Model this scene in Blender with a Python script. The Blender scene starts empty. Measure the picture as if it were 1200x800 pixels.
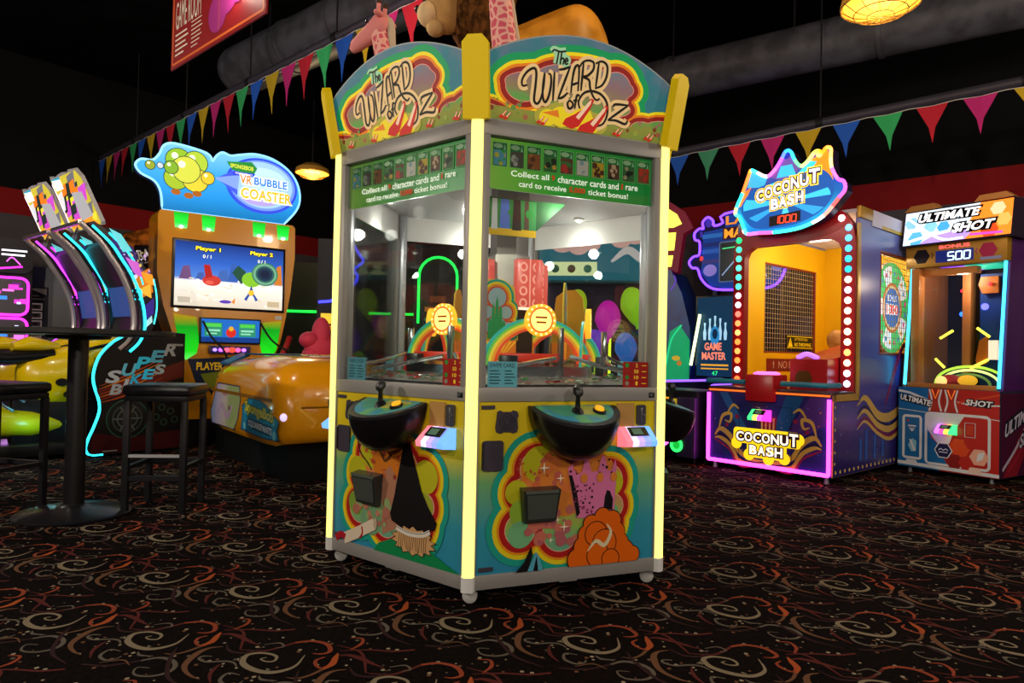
import bpy, bmesh, math, random
from mathutils import Vector, Matrix
sc = bpy.context.scene
col = sc.collection
PI = math.pi
R = math.radians
rnd = random.Random(7)

# ---------------------------------------------------------------- materials
def lin(h):
    h = h.lstrip('#')
    out = []
    for i in (0, 2, 4):
        c = int(h[i:i+2], 16) / 255
        out.append(c / 12.92 if c <= .04045 else ((c + .055) / 1.055) ** 2.4)
    return (*out, 1)
_mc = {}
def M(h, rough=.5, metal=0., emit=0., alpha=1., coat=0.):
    key = (h, rough, metal, emit, alpha, coat)
    if key in _mc: return _mc[key]
    m = bpy.data.materials.new('paint_' + h.strip('#'))
    m.use_nodes = True
    b = m.node_tree.nodes['Principled BSDF']
    b.inputs['Base Color'].default_value = lin(h)
    b.inputs['Roughness'].default_value = rough
    b.inputs['Metallic'].default_value = metal
    b.inputs['Coat Weight'].default_value = coat
    if rough >= .4: b.inputs['Specular IOR Level'].default_value = .22
    if emit:
        b.inputs['Emission Color'].default_value = lin(h)
        b.inputs['Emission Strength'].default_value = emit
    _mc[key] = m
    return m
def G(h, s=1.0):            # a surface that gives off light (neon, LED, backlit print)
    return M(h, .4, 0, s)
def noise_mat(name, c0, c1, scale=8, rough=.6, detail=3, lo=.4, hi=.6, emit=0, vor=False):
    m = bpy.data.materials.new(name); m.use_nodes = True
    nt = m.node_tree; b = nt.nodes['Principled BSDF']
    tc = nt.nodes.new('ShaderNodeTexCoord')
    if vor:
        n = nt.nodes.new('ShaderNodeTexVoronoi'); n.feature = 'F1'; src = n.outputs['Distance']
    else:
        n = nt.nodes.new('ShaderNodeTexNoise'); n.inputs['Detail'].default_value = detail; src = n.outputs['Fac']
    n.inputs['Scale'].default_value = scale
    r = nt.nodes.new('ShaderNodeValToRGB')
    r.color_ramp.elements[0].position = lo; r.color_ramp.elements[1].position = hi
    r.color_ramp.elements[0].color = lin(c0); r.color_ramp.elements[1].color = lin(c1)
    nt.links.new(tc.outputs['Object'], n.inputs['Vector'])
    nt.links.new(src, r.inputs['Fac']); nt.links.new(r.outputs['Color'], b.inputs['Base Color'])
    b.inputs['Roughness'].default_value = rough
    if rough >= .4: b.inputs['Specular IOR Level'].default_value = .2 if rough < .9 else .05
    if emit:
        nt.links.new(r.outputs['Color'], b.inputs['Emission Color']); b.inputs['Emission Strength'].default_value = emit
    return m
def ramp_mat(name, stops, axis='Z', rough=.4, emit=0, noise=0.0, nscale=9, coat=0):
    """printed colour blend along one object axis; stops = [(metres, hex)]"""
    m = bpy.data.materials.new(name); m.use_nodes = True
    nt = m.node_tree; b = nt.nodes['Principled BSDF']
    tc = nt.nodes.new('ShaderNodeTexCoord'); sp = nt.nodes.new('ShaderNodeSeparateXYZ')
    nt.links.new(tc.outputs['Object'], sp.inputs[0])
    src = sp.outputs[axis]
    lo, hi = stops[0][0], stops[-1][0]
    if noise:
        n = nt.nodes.new('ShaderNodeTexNoise'); n.inputs['Scale'].default_value = nscale; n.inputs['Detail'].default_value = 4
        nt.links.new(tc.outputs['Object'], n.inputs['Vector'])
        a = nt.nodes.new('ShaderNodeMath'); a.operation = 'MULTIPLY_ADD'
        nt.links.new(n.outputs['Fac'], a.inputs[0]); a.inputs[1].default_value = noise; nt.links.new(src, a.inputs[2])
        s = nt.nodes.new('ShaderNodeMath'); s.operation = 'SUBTRACT'; nt.links.new(a.outputs[0], s.inputs[0]); s.inputs[1].default_value = noise * .5
        src = s.outputs[0]
    mr = nt.nodes.new('ShaderNodeMapRange'); nt.links.new(src, mr.inputs['Value'])
    mr.inputs['From Min'].default_value = lo; mr.inputs['From Max'].default_value = hi
    r = nt.nodes.new('ShaderNodeValToRGB'); nt.links.new(mr.outputs[0], r.inputs['Fac'])
    el = r.color_ramp.elements
    while len(el) < len(stops): el.new(.5)
    for e, (p, h) in zip(el, stops):
        e.position = (p - lo) / (hi - lo)
    for e, (p, h) in zip(el, stops): e.color = lin(h)
    nt.links.new(r.outputs['Color'], b.inputs['Base Color'])
    b.inputs['Roughness'].default_value = rough; b.inputs['Coat Weight'].default_value = coat
    if rough >= .4: b.inputs['Specular IOR Level'].default_value = .15
    if emit:
        nt.links.new(r.outputs['Color'], b.inputs['Emission Color']); b.inputs['Emission Strength'].default_value = emit
    return m
def glass_mat(name, tint='#ffffff', refl=.06):
    m = bpy.data.materials.new(name); m.use_nodes = True
    nt = m.node_tree; nt.nodes.remove(nt.nodes['Principled BSDF'])
    t = nt.nodes.new('ShaderNodeBsdfTransparent'); t.inputs[0].default_value = lin(tint)
    g = nt.nodes.new('ShaderNodeBsdfGlossy'); g.inputs['Roughness'].default_value = .02
    fr = nt.nodes.new('ShaderNodeLayerWeight'); fr.inputs['Blend'].default_value = .25
    mu = nt.nodes.new('ShaderNodeMath'); mu.operation = 'MULTIPLY_ADD'; nt.links.new(fr.outputs['Fresnel'], mu.inputs[0])
    mu.inputs[1].default_value = .5; mu.inputs[2].default_value = refl
    mx = nt.nodes.new('ShaderNodeMixShader'); nt.links.new(mu.outputs[0], mx.inputs[0])
    nt.links.new(t.outputs[0], mx.inputs[1]); nt.links.new(g.outputs[0], mx.inputs[2])
    nt.links.new(mx.outputs[0], nt.nodes['Material Output'].inputs['Surface'])
    return m

# ---------------------------------------------------------------- geometry
def catmull(pts, n=6, closed=False):
    P = [Vector(p) for p in pts]; out = []
    N = len(P); rng = N if closed else N - 1
    for i in range(rng):
        if closed: a, b, c, d = P[i-1], P[i], P[(i+1) % N], P[(i+2) % N]
        else:
            b, c = P[i], P[i+1]
            a = P[i-1] if i else b * 2 - c
            d = P[i+2] if i + 2 < N else c * 2 - b
        for k in range(n):
            t = k / n
            out.append(.5 * ((2*b) + (c-a)*t + (2*a-5*b+4*c-d)*t*t + (3*b-a-3*c+d)*t**3))
    if not closed: out.append(P[-1])
    return out
def circ(cx, cy, r, n=20, ry=None, a0=0):
    ry = r if ry is None else ry
    return [(cx + r*math.cos(a0 + 2*PI*k/n), cy + ry*math.sin(a0 + 2*PI*k/n)) for k in range(n)]
def rrect(x0, x1, y0, y1, r, n=4):
    out = []
    for cx, cy, a in ((x1-r, y0+r, -90), (x1-r, y1-r, 0), (x0+r, y1-r, 90), (x0+r, y0+r, 180)):
        for k in range(n+1):
            t = R(a + 90*k/n); out.append((cx + r*math.cos(t), cy + r*math.sin(t)))
    return out
def clip_rect(poly, x0, x1, y0, y1):
    def cut(P, f, inter):
        o = []
        for i in range(len(P)):
            a, b = P[i-1], P[i]
            if f(b):
                if not f(a): o.append(inter(a, b))
                o.append(b)
            elif f(a): o.append(inter(a, b))
        return o
    def ix(x): return lambda a, b: (x, a[1] + (b[1]-a[1])*(x-a[0])/(b[0]-a[0]))
    def iy(y): return lambda a, b: (a[0] + (b[0]-a[0])*(y-a[1])/(b[1]-a[1]), y)
    for f, i in ((lambda p: p[0] >= x0, ix(x0)), (lambda p: p[0] <= x1, ix(x1)), (lambda p: p[1] >= y0, iy(y0)), (lambda p: p[1] <= y1, iy(y1))):
        poly = cut(poly, f, i)
        if not poly: return []
    return poly
_tc = {}
def text2d(s, off=0.0):
    """triangles of a line of lettering, scaled to the unit box"""
    if (s, off) in _tc: return _tc[(s, off)]
    cu = bpy.data.curves.new('lettering', 'FONT'); cu.body = s; cu.offset = off; cu.resolution_u = 3
    ob = bpy.data.objects.new('lettering', cu); col.objects.link(ob)
    me = ob.to_mesh()
    if me is None or not len(me.vertices):
        dg = bpy.context.evaluated_depsgraph_get(); me = ob.evaluated_get(dg).to_mesh()
    V = [(v.co.x, v.co.y) for v in me.vertices]; F = [tuple(p.vertices) for p in me.polygons]
    bpy.data.objects.remove(ob); bpy.data.curves.remove(cu)
    x0 = min(v[0] for v in V); x1 = max(v[0] for v in V); y0 = min(v[1] for v in V); y1 = max(v[1] for v in V)
    V = [((x-x0)/(x1-x0), (y-y0)/(y1-y0)) for x, y in V]
    _tc[(s, off)] = (V, F)
    return V, F
class MB:
    def __init__(s): s.v = []; s.f = []; s.m = []; s.mats = []
    def mi(s, mat):
        if mat not in s.mats: s.mats.append(mat)
        return s.mats.index(mat)
    def add(s, V, F, mat):
        o = len(s.v); k = s.mi(mat)
        s.v += [tuple(p) for p in V]; s.f += [tuple(i + o for i in f) for f in F]; s.m += [k] * len(F)
        return s
    def box(s, x0, x1, y0, y1, z0, z1, mat, b=0, xf=None):
        if b:
            bm = bmesh.new(); bmesh.ops.create_cube(bm, size=1)
            for v in bm.verts:
                v.co = Vector(((x0+x1)/2 + v.co.x*(x1-x0), (y0+y1)/2 + v.co.y*(y1-y0), (z0+z1)/2 + v.co.z*(z1-z0)))
            bmesh.ops.bevel(bm, geom=bm.edges[:], offset=b, segments=2, profile=.5, affect='EDGES')
            bm.verts.index_update(); V = [v.co.copy() for v in bm.verts]; F = [tuple(v.index for v in f.verts) for f in bm.faces]; bm.free()
        else:
            V = [(x, y, z) for x in (x0, x1) for y in (y0, y1) for z in (z0, z1)]
            F = [(0,1,3,2), (4,6,7,5), (0,4,5,1), (2,3,7,6), (0,2,6,4), (1,5,7,3)]
        if xf is not None: V = [xf @ Vector(v) for v in V]
        return s.add(V, F, mat)
    def prism(s, poly, y0, y1, mat, xf=None, side=None):          # outline in x,z; thickness along y
        n = len(poly)
        V = [(x, y0, z) for x, z in poly] + [(x, y1, z) for x, z in poly]
        if xf is not None: V = [xf @ Vector(v) for v in V]
        s.add(V, [tuple(range(n)), tuple(range(2*n-1, n-1, -1))], mat)
        o = len(s.v) - 2*n; k = s.mi(side or mat)
        for i in range(n):
            j = (i+1) % n; s.f.append((o+i, o+n+i, o+n+j, o+j)); s.m.append(k)
        return s
    def prism_z(s, poly, z0, z1, mat):
        n = len(poly); V = [(x, y, z0) for x, y in poly] + [(x, y, z1) for x, y in poly]
        return s.add(V, [tuple(range(n)), tuple(range(n, 2*n))] + [(i, (i+1) % n, n+(i+1) % n, n+i) for i in range(n)], mat)
    def cyl(s, p, q, r0, mat, r1=None, seg=16, caps=True):
        p, q = Vector(p), Vector(q); r1 = r0 if r1 is None else r1
        d = (q-p).normalized(); a = d.orthogonal().normalized(); b = d.cross(a)
        V = []
        for c, r in ((p, r0), (q, r1)):
            V += [c + a*(r*math.cos(2*PI*k/seg)) + b*(r*math.sin(2*PI*k/seg)) for k in range(seg)]
        F = [(i, (i+1) % seg, seg+(i+1) % seg, seg+i) for i in range(seg)]
        if caps: F += [tuple(range(seg-1, -1, -1)), tuple(range(seg, 2*seg))]
        return s.add(V, F, mat)
    def tube(s, pts, r, mat, seg=8, n=0, closed=False, flat=1.0):
        P = catmull(pts, n, closed) if n else [Vector(p) for p in pts]
        N = len(P); rr = r if isinstance(r, (list, tuple)) else None
        V = []; up = None
        for i, p in enumerate(P):
            if closed: t = P[(i+1) % N] - P[i-1]
            else: t = P[min(i+1, N-1)] - P[max(i-1, 0)]
            t = t.normalized() if t.length > 1e-9 else Vector((0, 0, 1))
            if up is None: up = t.orthogonal().normalized()
            a = (up - t*up.dot(t)); a = a.normalized() if a.length > 1e-6 else t.orthogonal().normalized(); up = a; b = t.cross(a)
            if rr:
                u = i/(N-1)*(len(rr)-1); k = min(int(u), len(rr)-2); w = rr[k]*(1-u+k) + rr[k+1]*(u-k)
            else: w = r
            V += [p + a*(w*math.cos(2*PI*j/seg)) + b*(w*flat*math.sin(2*PI*j/seg)) for j in range(seg)]
        F = []
        for i in range(N if closed else N-1):
            a, b = i*seg, ((i+1) % N)*seg
            F += [(a+j, a+(j+1) % seg, b+(j+1) % seg, b+j) for j in range(seg)]
        if not closed: F += [tuple(range(seg-1, -1, -1)), tuple(range((N-1)*seg, N*seg))]
        return s.add(V, F, mat)
    def lathe(s, prof, mat, seg=24, c=(0, 0, 0), xf=None):
        V = []; n = len(prof)
        for k in range(seg):
            a = 2*PI*k/seg
            V += [Vector((r*math.cos(a), r*math.sin(a), z)) for r, z in prof]
        c = Vector(c)
        V = [(xf @ v if xf is not None else v) + c for v in V]
        F = []
        for k in range(seg):
            a, b = k*n, ((k+1) % seg)*n
            F += [(a+i, b+i, b+i+1, a+i+1) for i in range(n-1)]
        F += [tuple(k*n for k in range(seg)), tuple(k*n+n-1 for k in range(seg))]
        return s.add(V, F, mat)
    def ell(s, c, r, mat, seg=16, rings=10, xf=None, f=None):
        c = Vector(c); r = (r, r, r) if isinstance(r, (int, float)) else r
        V = []; F = []
        for i in range(rings+1):
            th = PI*i/rings
            for j in range(seg):
                ph = 2*PI*j/seg; p = Vector((r[0]*math.sin(th)*math.cos(ph), r[1]*math.sin(th)*math.sin(ph), r[2]*math.cos(th)))
                if f: p = f(p)
                if xf is not None: p = xf @ p
                V.append(p + c)
        for i in range(rings):
            for j in range(seg):
                F.append((i*seg+j, (i+1)*seg+j, (i+1)*seg+(j+1) % seg, i*seg+(j+1) % seg))
        return s.add(V, F, mat)
    def loft(s, loops, mat, caps=True):
        n = len(loops[0]); V = [p for l in loops for p in l]; F = []
        for i in range(len(loops)-1):
            F += [(i*n+j, i*n+(j+1) % n, (i+1)*n+(j+1) % n, (i+1)*n+j) for j in range(n)]
        if caps: F += [tuple(range(n-1, -1, -1)), tuple(range((len(loops)-1)*n, len(loops)*n))]
        return s.add(V, F, mat)
    def build(s, name, parent=None, loc=(0, 0, 0), rot=(0, 0, 0), label=None, smooth=35, fix=True, weld=True):
        me = bpy.data.meshes.new(name); me.from_pydata(s.v, [], s.f)
        for m in s.mats: me.materials.append(m)
        me.polygons.foreach_set('material_index', s.m)
        if fix:
            bm = bmesh.new(); bm.from_mesh(me)
            if weld: bmesh.ops.remove_doubles(bm, verts=bm.verts[:], dist=1e-6)
            bmesh.ops.recalc_face_normals(bm, faces=bm.faces[:]); bm.to_mesh(me); bm.free()
        if smooth:
            me.polygons.foreach_set('use_smooth', [True]*len(me.polygons)); me.set_sharp_from_angle(angle=R(smooth))
        me.update()
        o = bpy.data.objects.new(name, me); col.objects.link(o)
        o.parent = parent; o.location = loc; o.rotation_euler = rot
        if label: o['label'] = label
        return o
class Art:
    """printed graphics: flat shapes in the x,z plane facing -y, later ones a hair in front"""
    EPS = .00005
    def __init__(s, clip=None): s.mb = MB(); s.n = 1; s.clip = clip
    def poly(s, pts, mat, step=True):
        pts = [(p[0], p[1]) for p in pts]
        if s.clip: pts = clip_rect(pts, *s.clip)
        if len(pts) < 3: return s
        y = -s.n*s.EPS
        s.mb.add([(x, y, z) for x, z in pts], [tuple(range(len(pts)))], mat)
        if step: s.n += 1
        return s
    def rect(s, x0, x1, z0, z1, mat): return s.poly([(x0, z0), (x1, z0), (x1, z1), (x0, z1)], mat)
    def disc(s, x, z, r, mat, rz=None, n=24): return s.poly(circ(x, z, r, n, rz), mat)
    def stroke(s, pts, w, mat, n=5, closed=False):
        P = catmull([(p[0], p[1], 0) for p in pts], n, closed) if n else [Vector((p[0], p[1], 0)) for p in pts]
        N = len(P); y = -s.n*s.EPS; s.n += 1; V = []
        ww = w if isinstance(w, (list, tuple)) else [w, w]
        for i, p in enumerate(P):
            t = (P[(i+1) % N] - P[i-1]) if closed else (P[min(i+1, N-1)] - P[max(i-1, 0)])
            t = t.normalized() if t.length > 1e-9 else Vector((1, 0, 0)); q = Vector((-t.y, t.x, 0))
            u = i/max(N-1, 1)*(len(ww)-1); k = min(int(u), len(ww)-2); h = (ww[k]*(1-u+k) + ww[k+1]*(u-k))/2
            V += [(p.x + q.x*h, y, p.y + q.y*h), (p.x - q.x*h, y, p.y - q.y*h)]
        s.mb.add(V, [(2*i, 2*i+1, (2*i+3) % (2*N), (2*i+2) % (2*N)) for i in range(N if closed else N-1)], mat)
        return s
    def text(s, t, x, z, w, h, mat, off=0.0, shear=0.0, rise=0.0, fn=None, edge=None, ew=.03, vert=False):
        if edge: s.text(t, x-h*ew*.7, z-h*ew*.7, w+h*ew*1.4, h*(1+ew*1.4), edge, off+ew, shear, rise, fn)
        V, F = text2d(t, off); y = -s.n*s.EPS*1.0; s.n += 2
        out = []
        for a, b in V:
            px, pz = x + a*w + shear*b*h, z + b*h + rise*a*w
            if fn: px, pz = fn(px, pz)
            out.append((px, y, pz))
        s.mb.add(out, F, mat); return s
    def build(s, name, parent, loc=(0, 0, 0), rot=(0, 0, 0), label=None):
        return s.mb.build(name, parent, loc, rot, label, smooth=0, fix=False)

# ---------------------------------------------------------------- scene objects
def thing(name, label, cat, loc=(0, 0, 0), yaw=0, group=None):
    o = bpy.data.objects.new(name, None); col.objects.link(o); o.empty_display_size = .1
    o.location = loc; o.rotation_euler = (0, 0, R(yaw)); o['label'] = label; o['category'] = cat
    if group: o['group'] = group
    return o
def tag(o, label, cat, group=None, kind=None):
    o['label'] = label; o['category'] = cat
    if group: o['group'] = group
    if kind: o['kind'] = kind
    return o
def struct(o): o['kind'] = 'structure'; return o
def copy_tree(o, parent=None):
    c = o.copy(); col.objects.link(c)
    if parent is not None: c.parent = parent
    for ch in list(o.children): copy_tree(ch, c)
    return c
def light(name, parent, loc, power, color=(1, 1, 1), r=.05, kind='POINT', size=None, rot=(0, 0, 0)):
    l = bpy.data.lights.new(name, kind); l.energy = power; l.color = color
    if kind == 'AREA':
        l.shape = 'RECTANGLE'; l.size, l.size_y = size
    else: l.shadow_soft_size = r
    o = bpy.data.objects.new(name, l); col.objects.link(o); o.parent = parent; o.location = loc; o.rotation_euler = rot
    return o
# ================================================================ camera
cam = bpy.data.cameras.new('camera'); cam.sensor_width = 36; cam.lens = 800/1200*36; cam.clip_start = .05
camo = bpy.data.objects.new('camera', cam); col.objects.link(camo); sc.camera = camo
_p, _r = .0169, .021
_F = Vector((0, math.cos(_p), math.sin(_p))); _U0 = Vector((0, -math.sin(_p), math.cos(_p))); _R0 = Vector((1, 0, 0))
_Rt = _R0*math.cos(_r) + _U0*math.sin(_r); _Up = _U0*math.cos(_r) - _R0*math.sin(_r)
_m = Matrix((_Rt, _Up, -_F)).transposed().to_4x4(); _m.translation = Vector((0, 0, 1.0)); camo.matrix_world = _m
sc.view_settings.view_transform = 'Standard'; sc.view_settings.look = 'None'; sc.view_settings.gamma = 1
sc.view_settings.use_curve_mapping = False; sc.view_settings.exposure = .1
w = bpy.data.worlds.new('world'); sc.world = w; w.use_nodes = True
w.node_tree.nodes['Background'].inputs[0].default_value = (.02, .02, .025, 1); w.node_tree.nodes['Background'].inputs[1].default_value = .5
sc.cycles.max_bounces = 6; sc.cycles.transparent_max_bounces = 16; sc.cycles.sample_clamp_indirect = 4

# ================================================================ room: right wall runs along E1, left wall along E2, corner at CN
E1 = Vector((.766, -.643, 0)); E2 = Vector((.643, .766, 0)); CN = Vector((-2.9, 14.19, 0)); YR = -40
def rm(a, b, z=0): return CN + E1*a + E2*b + Vector((0, 0, z))
LX, LY, CH = 16.0, -15.0, 5.0
wallm = ramp_mat('wall_paint', [(0, '#4a464b'), (2.76, '#4a464b'), (2.765, '#7c1214'), (3.12, '#7c1214'), (3.125, '#050506'), (5, '#040405')], rough=.8)
def interp_const(m):
    for n in m.node_tree.nodes:
        if n.type == 'VALTORGB': n.color_ramp.interpolation = 'CONSTANT'
interp_const(wallm)
def wall(name, a0, b0, a1, b1):
    mb = MB(); p, q = rm(a0, b0), rm(a1, b1)
    mb.add([p, q, q + Vector((0, 0, CH)), p + Vector((0, 0, CH))], [(0, 1, 2, 3)], wallm)
    return struct(mb.build(name, smooth=0, fix=False))
wall('wall_left', 0, 0, 0, LY); wall('wall_right', 0, 0, LX, 0); wall('wall_rear', 0, LY, LX, LY); wall('wall_front', LX, 0, LX, LY)
mb = MB(); mb.add([rm(0, 0, CH), rm(LX, 0, CH), rm(LX, LY, CH), rm(0, LY, CH)], [(0, 1, 2, 3)], noise_mat('ceiling_black', '#020203', '#060608', 3, .95))
struct(mb.build('ceiling', smooth=0, fix=False))
skm = M('#1a181b', .5)
for nm, a0, b0, a1, b1 in (('baseboard_left', .012, 0, .012, LY), ('baseboard_right', 0, -.012, LX, -.012)):
    mb = MB(); p, q = rm(a0, b0), rm(a1, b1); n = Vector((0, 0, .1))
    mb.add([p, q, q+n, p+n], [(0, 1, 2, 3)], skm); struct(mb.build(nm, smooth=0, fix=False))
# ---- carpet: dark ground with woven scrolls, vines, leaves and dots repeating on a lattice
fm = MB(); ground = noise_mat('carpet_ground', '#050303', '#120a09', 60, .95, 2)
fm.add([rm(0, 0), rm(LX, 0), rm(LX, LY), rm(0, LY)], [(0, 1, 2, 3)], ground)
C_ = dict(cream='#7a6c57', grey='#574e44', orange='#82341a', red='#4c1510', tan='#5f3d26', deep='#26080c', dot='#8d7f69', hot='#994318')
C_ = {k: M(v, .95) for k, v in C_.items()}
CAR = [('cream', [(.072,.083),(.09,.012),(.075,-.031),(.044,-.057),(-.002,-.061),(-.052,-.048),(-.085,-.024),(-.101,.019),(-.07,.047),(-.023,.049),(0,.034),(.005,.01),(-.019,.001),(-.043,.011),(-.032,.025)], [.003,.014,.02,.022,.019,.013,.011,.009,.007,.005]),
 ('deep', [(-.065,-.215),(.017,-.195),(.086,-.132)], [.01,.012,.01]),
 ('grey', [(.086,-.132),(.12,-.097),(.166,-.095),(.203,-.113),(.225,-.148),(.217,-.181),(.19,-.205),(.15,-.212),(.125,-.198),(.114,-.171),(.15,-.161)], [.01,.016,.014,.01,.007,.004]),
 ('red', [(-.15,.043),(-.076,.059),(-.04,.101),(-.014,.152)], [.004,.012,.012]),
 ('orange', [(-.014,.152),(.028,.182),(.079,.184),(.113,.164),(.133,.131),(.116,.108),(.089,.102)], [.012,.014,.016,.016,.01,.004]),
 ('hot', [(.165,.132),(.177,.097),(.19,.059),(.183,.019)], [.006,.02,.023,.012]),
 ('tan', [(.183,.019),(.17,-.027),(.146,-.06),(.111,-.067)], [.012,.01,.003]),
 ('orange', [(.142,.093),(.128,.064),(.147,.034),(.174,.021),(.179,.039)], [.006,.012,.01,.004]),
 ('tan', [(.253,.042),(.223,.021),(.211,-.011),(.215,-.05),(.233,-.102),(.261,-.135),(.306,-.159),(.346,-.167)], [.004,.01,.02,.024,.02,.015,.011,.003]),
 ('grey', [(.271,-.03),(.243,-.04),(.246,-.059),(.282,-.068),(.315,-.052),(.344,-.041),(.37,-.044),(.392,-.061)], [.006,.01,.01,.01,.005]),
 ('red', [(.176,.116),(.205,.132),(.254,.125),(.305,.106),(.361,.091)], [.006,.016,.022,.014,.003]),
 ('red', [(.16,.15),(.25,.19),(.33,.21),(.39,.245)], [.004,.01,.012,.012]),
 ('grey', [(-.03,-.103),(-.07,-.105),(-.069,-.138),(-.054,-.158),(-.02,-.169),(.003,-.151),(.004,-.13)], [.004,.01,.012,.009,.004]),
 ('red', [(-.136,-.066),(-.128,-.106),(-.11,-.14),(-.077,-.174)], [.005,.014,.012,.004]),
 ('grey', [(.027,-.088),(.052,-.105),(.097,-.095)], [.004,.012,.004]),
 ('red', [(-.343,.184),(-.25,.17),(-.2,.12),(-.15,.043)], [.003,.01,.012,.006]),
 ('deep', [(.12,-.02),(.16,-.09),(.25,-.19),(.36,-.23)], [.004,.014,.014,.004]),
 ('tan', [(-.02,-.19),(.03,-.15),(.08,-.17)], [.003,.008,.003]), ('deep', [(.25,.06),(.3,.02),(.36,.03),(.38,.07)], [.004,.012,.012,.004]), ('orange', [(.19,.17),(.2,.22),(.18,.26),(.14,.25)], [.006,.014,.01,.003]), ('grey', [(-.1,.1),(-.06,.13),(-.03,.11),(-.05,.09)], [.004,.008,.007,.003])]
ca, sa = math.cos(R(-18)), math.sin(R(-18)); OX, OY = -1.196, 2.335
def carp(a, b): return (OX + a*ca - b*sa, OY + a*sa + b*ca)
unit = []
for c, pts, ws in CAR:
    a = Art(); a.stroke(pts, ws, C_[c], n=4); unit.append((a.mb.v, a.mb.f, C_[c]))
dr = random.Random(3)
dots = [(dr.random()*.47-.12, dr.random()*.503-.23, dr.choice((.004, .0055, .0075)), dr.choice(('dot', 'dot', 'grey', 'tan'))) for _ in range(60)]
kk = 0
for i in range(-16, 22):
    for j in range(-7, 22):
        gx, gy = carp(i*.47, j*.503)
        if gy < .9 or gy > 9.5 or abs(gx) > .8*gy + .6: continue
        kk += 1
        for ui, (V, F, m) in enumerate(unit):
            z = .0004 + .00005*ui
            fm.add([(*carp(v[0] + i*.47, v[2] + j*.503), z) for v in V], F, m)
        if gy < 6:
            for dx, dy, r_, c in dots:
                fm.add([(*carp(i*.47+dx+r_*math.cos(t), j*.503+dy+r_*math.sin(t)), .0003) for t in (0, 1.05, 2.1, 3.14, 4.19, 5.24)], [(0, 1, 2, 3, 4, 5)], C_[c])
struct(fm.build('floor', smooth=0, fix=False))

# ================================================================ overhead: ducts, pipes with pennants, lamps, banner
gal = M('#6a6b72', .42, .85); dk = M('#141317', .6)
def duct(name, label, a, b, rad, seams, endcap=False):
    t = thing(name, label, 'duct', (0, 0, 0)); a, b = Vector(a), Vector(b)
    d = (b-a).normalized(); t.location = a
    mb = MB(); mb.cyl((0, 0, 0), b-a, rad, ductm, seg=32)
    if endcap:
        q = Vector((0, 0, 1)).rotation_difference(-d).to_matrix()
        mb.lathe([(rad, 0), (rad*.93, .09), (rad*.7, .17), (rad*.35, .215), (.001, .225)], ductm, 32, xf=q)
    mb.build('duct_body', t)
    for s_ in seams:
        p = (b-a)*s_; MB().cyl(p - d*.02, p + d*.02, rad+.012, ductm, seg=32).build('seam_band', t)
    for s_ in (.15, .5, .85):
        p = (b-a)*s_; MB().cyl(p + Vector((0, 0, rad*.95)), Vector((p.x, p.y, CH - a.z)), .012, dk, seg=8).build('hanger_rod', t)
    return t
ductm = noise_mat('duct_metal', '#3a3a40', '#4a4a52', 5, .45)
duct('ventilation_duct', 'long round dark ventilation duct under the ceiling above the right row of machines', (.15, 9.0, 4.2), (5.6, 5.12, 4.2), .24, (.3, .62))
duct('ventilation_duct', 'grey round duct with closed end hanging above the left pennant string', (-3.36, 8.25, 4.36), (-.2, 5.7, 4.36), .28, (.27, .5), True)
PEN = {'g': '#2f9e5c', 'b': '#1f55b8', 'y': '#b99a1e', 'p': '#b3246f', 'r': '#b01e30', 't': '#3f8f6c'}
def bunting(label, a, b, n, seq, pipe_label, r_=.035, size=(.22, .34), skip=()):
    a, b = Vector(a), Vector(b); d = (b-a).normalized(); yaw = math.degrees(math.atan2(d.y, d.x)); L = (b-a).length
    p = thing('ceiling_pipe', pipe_label, 'pipe', a, yaw)
    MB().cyl((0, 0, .05), (L, 0, .05), r_, M('#3c3944', .5, .3), seg=14).build('pipe_run', p)
    k = 0
    while k*1.6 < L:
        MB().cyl((.4+k*1.6, 0, .05), (.4+k*1.6, 0, CH - a.z), .008, dk, seg=8).build('hanger_rod', p)
        MB().cyl((.37+k*1.6, 0, .05), (.43+k*1.6, 0, .05), r_+.01, dk, seg=14).build('pipe_clamp', p); k += 1
    t = thing('pennant_string', label, 'bunting', a, yaw)
    step = L/n; pts = []
    for i in range(n*2+1): pts.append((i*step/2, -.045, -.005 - (.012 if i % 2 else 0)))
    MB().tube(pts, .004, M('#b9b4ae', .7), seg=6, n=2).build('cord', t)
    for i in range(n):
        c = seq[i % len(seq)]; x = (i+.5)*step; w2 = size[0]/2; mb = MB(); m = M(PEN[c], .8)
        sw = rnd.uniform(-.03, .03); tip = rnd.uniform(-.02, .02)
        A_ = [(x-w2, -.047, -.012), (x, -.053, -.02), (x+w2, -.047, -.012), (x+tip+.02, -.05+sw*.5, -size[1]*.6), (x+tip, -.047+sw, -size[1])]
        A_.append((x+tip-.03, -.05+sw*.5, -size[1]*.6))
        V = A_ + [(q[0], q[1]+.003, q[2]) for q in A_]
        mb.add(V, [(0, 1, 3, 5), (1, 2, 3), (5, 3, 4), (6, 11, 9, 7), (7, 9, 8), (11, 10, 9)] + [(q, (q+1) % 6 if q != 5 else 0, 6+((q+1) % 6 if q != 5 else 0), 6+q) for q in ()], m)
        mb.build('pennant', t, smooth=0)
    return t
LB0, LB1 = Vector((-6.69, 10.65, 3.75)), Vector((-.69, 5.25, 3.75))
bunting('string of coloured pennants rising over the left side above the bubble sign', LB0, LB1, 26, 'rgbyp', 'dark ceiling pipe carrying the left pennant string', .045, (.27, .42))
bunting('string of coloured pennants over the right row of machines', (1.45, 7.88, 3.22), (4.75, 4.82, 3.22), 13, 'ybtrpybgrpybg', 'dark ceiling pipe carrying the right pennant string', .045, (.24, .34))
lampglow = G('#ffb23a', 1.6); wire = M('#7a5a22', .4, .6)
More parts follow.
